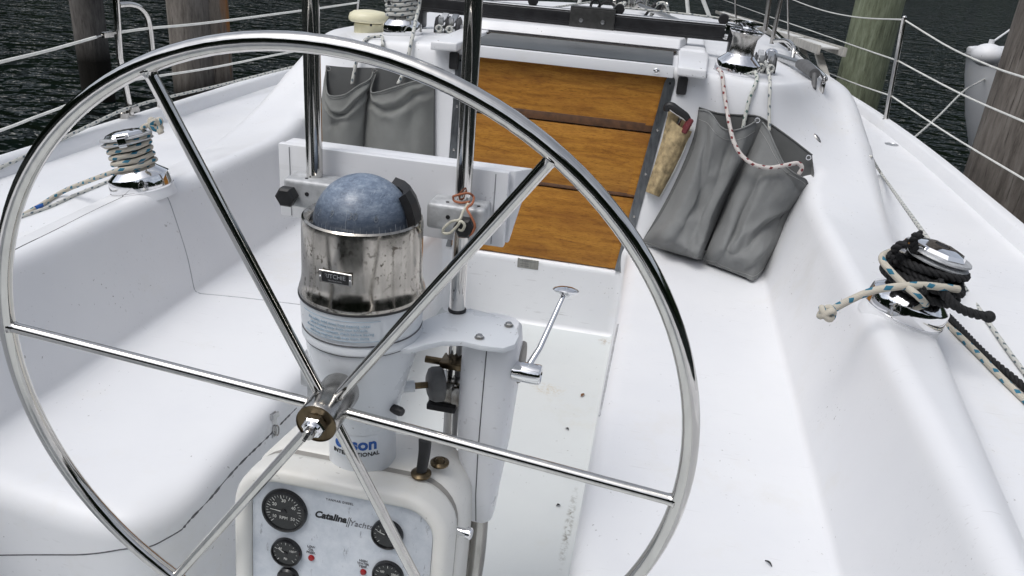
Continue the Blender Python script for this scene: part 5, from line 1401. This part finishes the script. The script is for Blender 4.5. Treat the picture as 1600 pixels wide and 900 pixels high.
a_ = ax(1300, 158, xl); b_ = ax(1330, 176, xl); mb = MB(); dd = b_ - a_; rot = dd.normalized().to_track_quat('Z', 'X').to_matrix(); mb.box((a_ + b_) / 2, (.05, .05, dd.length), rot, .006); ft = mb.build('foot_rail', M['ladder'], ld, angle=40)
mb = MB(); mb.tube([a_ + dd * .86, a_ + dd * 1.02], .031, 12); mb.build('end_cap', M['black'], ft)
adopt(ld)

# mast foot with its tangle of lines, rigging forward
mz = 1.02
mc = Vector((ay(997, 6, 6.0).x, 6.0, mz))
ms = thing('mast', 'grey aluminium mast foot on the cabin top at the top of the photo', 'mast', mc)
mb = MB(); P = []
for z in (mz, mz + .6, mz + 12):
    q = [Vector((mc.x + .075 * math.cos(t), mc.y + .105 * math.sin(t), z)) for t in [2 * PI * k / 28 for k in range(29)]]; P.append(q)
mb.grid(P[::-1]); mb.build('extrusion', M['alu'], ms, angle=None)
mb = MB(); mb.lathe([(.15, 0), (.15, .012), (.11, .02), (.11, .05)], mc, (0, 0, 1), 28); mb.build('collar', M['steel_dull'], ms, angle=40)
for k, a in enumerate((-.9, -1.3, -1.75, -2.2)):
    mb = MB(); mb.tube([mc + Vector((.10 * math.cos(a), .13 * math.sin(a), .03)), mc + Vector((.09 * math.cos(a), .12 * math.sin(a), .9)), mc + Vector((.05 * math.cos(a), .09 * math.sin(a), 9))], .0055, 8); mb.build('halyard', M['rope_grey'] if k % 2 else M['rope_green'], ms, angle=None)
for k, (dx, dy) in enumerate(((-.16, -.10), (-.10, -.20), (.02, -.22), (.12, -.18), (.19, -.06))):
    c = mc + Vector((dx, dy, .05)); mb = MB(); mb.lathe([(.026, -.012), (.032, -.008), (.032, .008), (.026, .012)], c, (math.cos(k), math.sin(k), .2), 18); mb.build('turning_block', M['blackalu'] if k % 2 else M['steel_dull'], ms, angle=35)
    mb = MB(); mb.box(c + Vector((0, 0, -.03)), (.03, .03, .04), bev=.006); mb.build('block_foot', M['chrome'], ms, angle=35)
adopt(ms)
for i, (px, q) in enumerate(((948, .012), (962, .010), (1018, .011), (1032, .013))):
    c = ay(px, 14, 5.2); mb = MB()
    mb.tube(cr([c + Vector((.05 * math.cos(t) * (1 + .2 * math.sin(3 * t)), .04 * math.sin(t), .06 * math.sin(t + i) - .02)) for t in [2.6 * PI * k / 12 for k in range(13)]], 5), .0085, 8)
    tag(mb.build('coiled_line', M['rope_grey'] if i % 2 else M['rope_black']), ('tangled black line left of the mast foot', 'tangled white line hard against the left of the mast foot', 'tangled black line at the right of the mast foot', 'tangled white line farthest right of the mast foot')[i], 'rope', 'tangled lines at the mast foot')
mb = MB(); mb.tube([ay(1000, 8, 5.6), ay(1066, 36, 4.2)], .014, 10); tag(mb.build('vang_strut', M['alu']), 'grey strut slanting down from the mast foot to the cabin top', 'strut')
for i, pts in enumerate((((862, 12), (925, 3)), ((868, 16), (935, 14)), ((905, 12), (975, 22)), ((940, 20), (1010, 26)))):
    mb = MB(); mb.tube([ay(*pts[0], 4.6), ay(*pts[1], 5.4)], .006, 8); tag(mb.build('deck_line', M['rope_grey']), ('white line crossing the cabin top at the far left of the mast', 'white line just below the leftmost deck line', 'white line running under the mast foot', 'lowest white line in front of the mast foot')[i], 'rope', 'lines led aft over the cabin top')
for i, (p, q, y) in enumerate((((1073, -4), (1077, 37), 7.2), ((1097, -4), (1114, 40), 7.0), ((907, -4), (903, 14), 7.0))):
    mb = MB(); mb.tube([ay(*q, y), ay(*p, y), ay(2 * p[0] - q[0], 2 * p[1] - q[1], y)], .016, 10); tag(mb.build('bow_rail_post', M['wirewhite']), ('white rail post just right of the mast foot', 'slanting white rail post farther right of the mast', 'white rail post left of the mast foot')[i], 'post', 'white rail posts near the bow')
mb = MB(); mb.tube(cr([ay(1078, 22, 7.1), ay(1092, 32, 7.0), ay(1114, 41, 7.0)], 6), .010, 8); tag(mb.build('bow_line', M['wirewhite']), 'white line sagging between the two rail posts right of the mast', 'line')
for i, (p, q, r) in enumerate((((1149, -4), (1150, 40), .006), ((1203, -4), (1197, 36), .016), ((1221, -4), (1209, 52), .014), ((1231, -4), (1232, 64), .006))):
    y = 4.6; b_ = ay(*q, y); t_ = ay(*p, y); dd = (t_ - b_)
    mb = MB(); mb.tube([b_ - dd * .3, t_ + dd * 6], r * .8, 8); tag(mb.build('shroud', M['steel_dull']), ('thin wire shroud crossing the left end of the ladder', 'thick shroud turnbuckle left of the starboard clutch', 'slanting shroud turnbuckle above the starboard clutch', 'thin wire shroud above the grab rail hoop')[i], 'shroud', 'shrouds on the starboard side')

# ------------------------------------------------------------------ pilings, neighbour boat, mooring line
def pile(lab_, px, py, y, r, mat, top=3.2, lean=(0, 0), seed=0, at=None):
    c = Vector((at[0], at[1], 0)) if at else ay(px, py, y); B = Vector((c.x, c.y, WZ - 1.6)); T = Vector((c.x + lean[0], c.y + lean[1], top))
    mb = MB(); n = 26; sg = 28; V = []
    for i in range(n + 1):
        f = i / n; p = B.lerp(T, f)
        for k in range(sg):
            a = 2 * PI * k / sg
            rr = r * (1.04 - .10 * f) * (1 + .05 * noise.noise(Vector((math.cos(a) * 1.6, math.sin(a) * 1.6, f * 2.2 + seed))) + .018 * noise.noise(Vector((math.cos(a) * 6, math.sin(a) * 6, f * 3 + seed))))
            # drying cracks run along the grain
            rr *= 1 - .06 * max(0, 1 - abs(((a * 3.0 / (2 * PI) + .15 * math.sin(f * 5 + seed)) % 1) - .5) * 16)
            V.append(p + Vector((math.cos(a) * rr, math.sin(a) * rr, 0)))
    F = [(i * sg + k, i * sg + (k + 1) % sg, (i + 1) * sg + (k + 1) % sg, (i + 1) * sg + k) for i in range(n) for k in range(sg)]
    F.append(tuple(n * sg + k for k in range(sg)))
    mb.add(V, F); o = mb.build('mooring_piling', M[mat], angle=None, loc=B); return tag(o, lab_, 'piling', 'wooden mooring pilings')
WZ = -.42
pile('dark slim piling farthest left behind the port gate rail', 138, 30, 7.2, .150, 'pile_dark', seed=1)
pile('grey piling with a long crack left of the orange stained one', 296, 30, 6.3, .175, 'pile_pale', seed=2)
pile('weathered piling with an orange stain behind the port lifelines', 334, 30, 6.45, .130, 'pile_stain', seed=3)
pile('pale green algae covered piling beyond the starboard ladder', 1360, 60, 7.6, .205, 'pile_green', seed=4)
pile('big grey cracked piling at the right edge against the starboard lifelines', 1648, 110, 3.45, .215, 'pile_grey', seed=5, at=(2.012, 3.80))
nb = thing('moored_boat', 'white boat bow showing behind the big grey piling on the right', 'boat', (5.5, 6.0, WZ))
nc = ay(1538, 140, 6.6)
bc = ay(1512, 165, 6.6) + Vector((1.74, .55, .04))
def ring(z, k):
    return [bc + Vector((1.65 * k * math.cos(t), 1.05 * k * math.sin(t), z + .10 * max(0, -math.cos(t)) ** 2 * (z + .6))) for t in [2 * PI * i / 64 for i in range(65)]]
mb = MB(); mb.grid([ring(z, k) for z, k in ((-.95, .70), (-.6, .82), (-.25, .915), (.05, .975), (.20, .995), (.235, 1.0), (.250, .995), (.258, .97), (.285, .80), (.31, .40), (.315, .02))]); mb.build('hull', M['gel'], nb, angle=45)
mb = MB(); mb.tube(ring(.195, 1.0)[:-1], .011, 8, closed=True); mb.build('rub_rail', M['grey_rubber'], nb, angle=None)
adopt(nb)
fc = ay(1543, 86, 6.0)
fd = thing('fender', 'white round fender hanging beside the big grey piling', 'fender', fc)
mb = MB(); mb.sphere(fc, .088, 20, 14, (1.15, 1.15, .85)); mb.build('ball', M['gel'], fd, angle=None)
mb = MB(); mb.tube([fc + Vector((0, 0, .06)), fc + Vector((0, 0, .10))], .018, 10); mb.tube([fc + Vector((0, 0, .08)), fc + Vector((.30, .1, .35))], .007, 6); mb.build('eye', M['gel'], fd)
adopt(fd)
mb = MB(); mb.tube(cr([ay(1400, 236, 4.6), ay(1432, 212, 4.9), ay(1470, 178, 5.4), ay(1505, 143, 6.0), ay(1530, 128, 6.4), ay(1542, 122, 7.4)], 6), .0065, 8); tag(mb.build('mooring_line', M['rope_grey']), 'grey mooring line slanting from the starboard deck edge to the moored boat', 'rope')
# stern of another boat low at the right edge
n2 = thing('dinghy', 'white and dark boat edge low at the right border below the grey piling', 'boat', (3.0, 2.6, WZ))
c = ay(1618, 356, 3.05) + Vector((.25, .35, -.06))
mb = MB(); mb.hexa([c + Vector(q) for q in ((-.06, -.9, -.5), (1.2, -.9, -.5), (1.2, .25, -.5), (.02, .25, -.5), (-.06, -.9, .06), (1.2, -.9, .06), (1.2, .25, .10), (-.02, .25, .10))], .04, 3); mb.build('hull', M['grey_rubber'], n2, angle=50)
mb = MB(); mb.tube([c + Vector((-.06, -.9, .08)), c + Vector((-.04, .27, .12)), c + Vector((1.2, .27, .12))], .014, 10); mb.build('gunwale', M['gel'], n2, angle=50)
adopt(n2)

# ------------------------------------------------------------------ water, far shore, sky, sun
WZ = -.42
def water():
    m, nt, p = newmat('dark rippled water')
    v2 = coords(nt, scale=(1.0, 1.5, 1), rot=(0, 0, rad(20)))
    a = noise_tex(nt, v2, 1.05, 2, .5); b = noise_tex(nt, v2, 3.9, 2, .45)
    h = nt.nodes.new('ShaderNodeMath'); h.operation = 'MULTIPLY_ADD'; nt.links.new(b, h.inputs[0]); h.inputs[1].default_value = .36; nt.links.new(a, h.inputs[2])
    bump(nt, p, h.outputs[0], 1.0, 1.25)
    p.inputs['Base Color'].default_value = (.005, .010, .009, 1)
    p.inputs['Roughness'].default_value = .06; p.inputs['IOR'].default_value = 1.33
    return m
V = [(-900, -900, WZ), (900, -900, WZ), (900, 900, WZ), (-900, 900, WZ)]
tag(link_mesh('water', V, [(0, 1, 2, 3)], water()), kind='structure')

def woods():
    m, nt, p = newmat('wooded shore')
    f = noise_tex(nt, coords(nt), .16, 6, .7)
    nt.links.new(ramp(nt, f, [(.35, (.004, .006, .004)), (.55, (.013, .020, .011)), (.72, (.032, .044, .024))]), p.inputs['Base Color'])
    p.inputs['Roughness'].default_value = 1; p.inputs['Specular IOR Level'].default_value = 0
    return m
V = []; F = []; NA = 260
for i in range(NA):
    a = 2 * PI * i / NA
    az_ = math.degrees(math.atan2(math.cos(a), math.sin(a)))          # bearing from the bow
    far = min(1, max(0, 1 - (abs(az_ - 27) - 16) / 9))
    aft = min(1, max(0, (abs(az_) - 95) / 40)); prt = min(1, max(0, (-az_ - 15) / 40)) * (1 - aft)
    R0 = 95 - 58 * aft + 235 * far * far * (3 - 2 * far) + 10 * noise.noise(Vector((math.cos(a) * 2, math.sin(a) * 2, 0)))
    Ht = R0 * (.27 - .08 * far + .55 * aft + .08 * prt) * (1 + .30 * noise.noise(Vector((math.cos(a) * 3, math.sin(a) * 3, 4))) + .16 * noise.noise(Vector((math.cos(a) * 14, math.sin(a) * 14, 9))) + random.uniform(-.03, .03))  # unseen hills raised aft and to port to darken chrome and water reflections
    for k, (dr, hz) in enumerate(((0, 0), (2, .25), (5, .55), (10, .8), (18, .95), (30, 1.0), (60, .9))):
        jr = random.uniform(-1.5, 1.5) if k else 0
        V.append(((R0 + dr + jr) * math.cos(a), (R0 + dr + jr) * math.sin(a), WZ - .3 + Ht * hz + (random.uniform(-1.2, 1.2) if k else 0)))
for i in range(NA):
    j = (i + 1) % NA
    for k in range(6): F.append((i * 7 + k, j * 7 + k, j * 7 + k + 1, i * 7 + k + 1))
tag(link_mesh('wooded_hills_raised', V, F, woods(), angle=None), kind='structure')

w = bpy.data.worlds.new('World'); sc.world = w; w.use_nodes = True
nt = w.node_tree; bg = nt.nodes['Background']
sky = nt.nodes.new('ShaderNodeTexSky'); sky.sky_type = 'NISHITA'; sky.sun_disc = False
sky.sun_elevation = rad(62); sky.sun_rotation = math.atan2(-.31, -.36)
sky.air_density = 1.0; sky.dust_density = 4.0; sky.ozone_density = 1.0
hs = nt.nodes.new('ShaderNodeHueSaturation'); hs.inputs['Saturation'].default_value = .30; hs.inputs['Value'].default_value = 1.17
# soft cloud breaks in an even overcast
tc = nt.nodes.new('ShaderNodeTexCoord'); mp = nt.nodes.new('ShaderNodeMapping'); mp.inputs['Scale'].default_value = (1, 1, 2.2)
nt.links.new(tc.outputs['Generated'], mp.inputs[0])
cn = nd(nt, 'ShaderNodeTexNoise', Scale=2.6, Detail=5., Roughness=.55); nt.links.new(mp.outputs[0], cn.inputs['Vector'])
cl = ramp(nt, cn.outputs['Fac'], [(.32, (.72, .74, .78)), (.68, (1.25, 1.25, 1.24))])
nt.links.new(sky.outputs[0], hs.inputs['Color'])
# sky tint dims overhead and lifts the horizon light
sx_ = nt.nodes.new('ShaderNodeSeparateXYZ'); nt.links.new(tc.outputs['Generated'], sx_.inputs[0])
zg = ramp(nt, sx_.outputs[2], [(0, (1.0, 1.03, 1.08)), (.35, (1.0, 1.02, 1.05)), (1, (.86, .87, .89))])
skc = mixc(nt, 1.0, hs.outputs[0], cl, 'MULTIPLY')
nt.links.new(mixc(nt, 1.0, skc, zg, 'MULTIPLY'), bg.inputs['Color'])
bg.inputs['Strength'].default_value = .15
sd = bpy.data.lights.new('sun', 'SUN'); sd.energy = 1.05; sd.angle = rad(26); sd.color = (1, .965, .92)
so = bpy.data.objects.new('sun', sd); COL.objects.link(so)
so.rotation_euler = Vector((.31, .36, -.88)).to_track_quat('-Z', 'Y').to_euler()
sc.view_settings.view_transform = 'Standard'; sc.view_settings.look = 'None'; sc.view_settings.exposure = 0
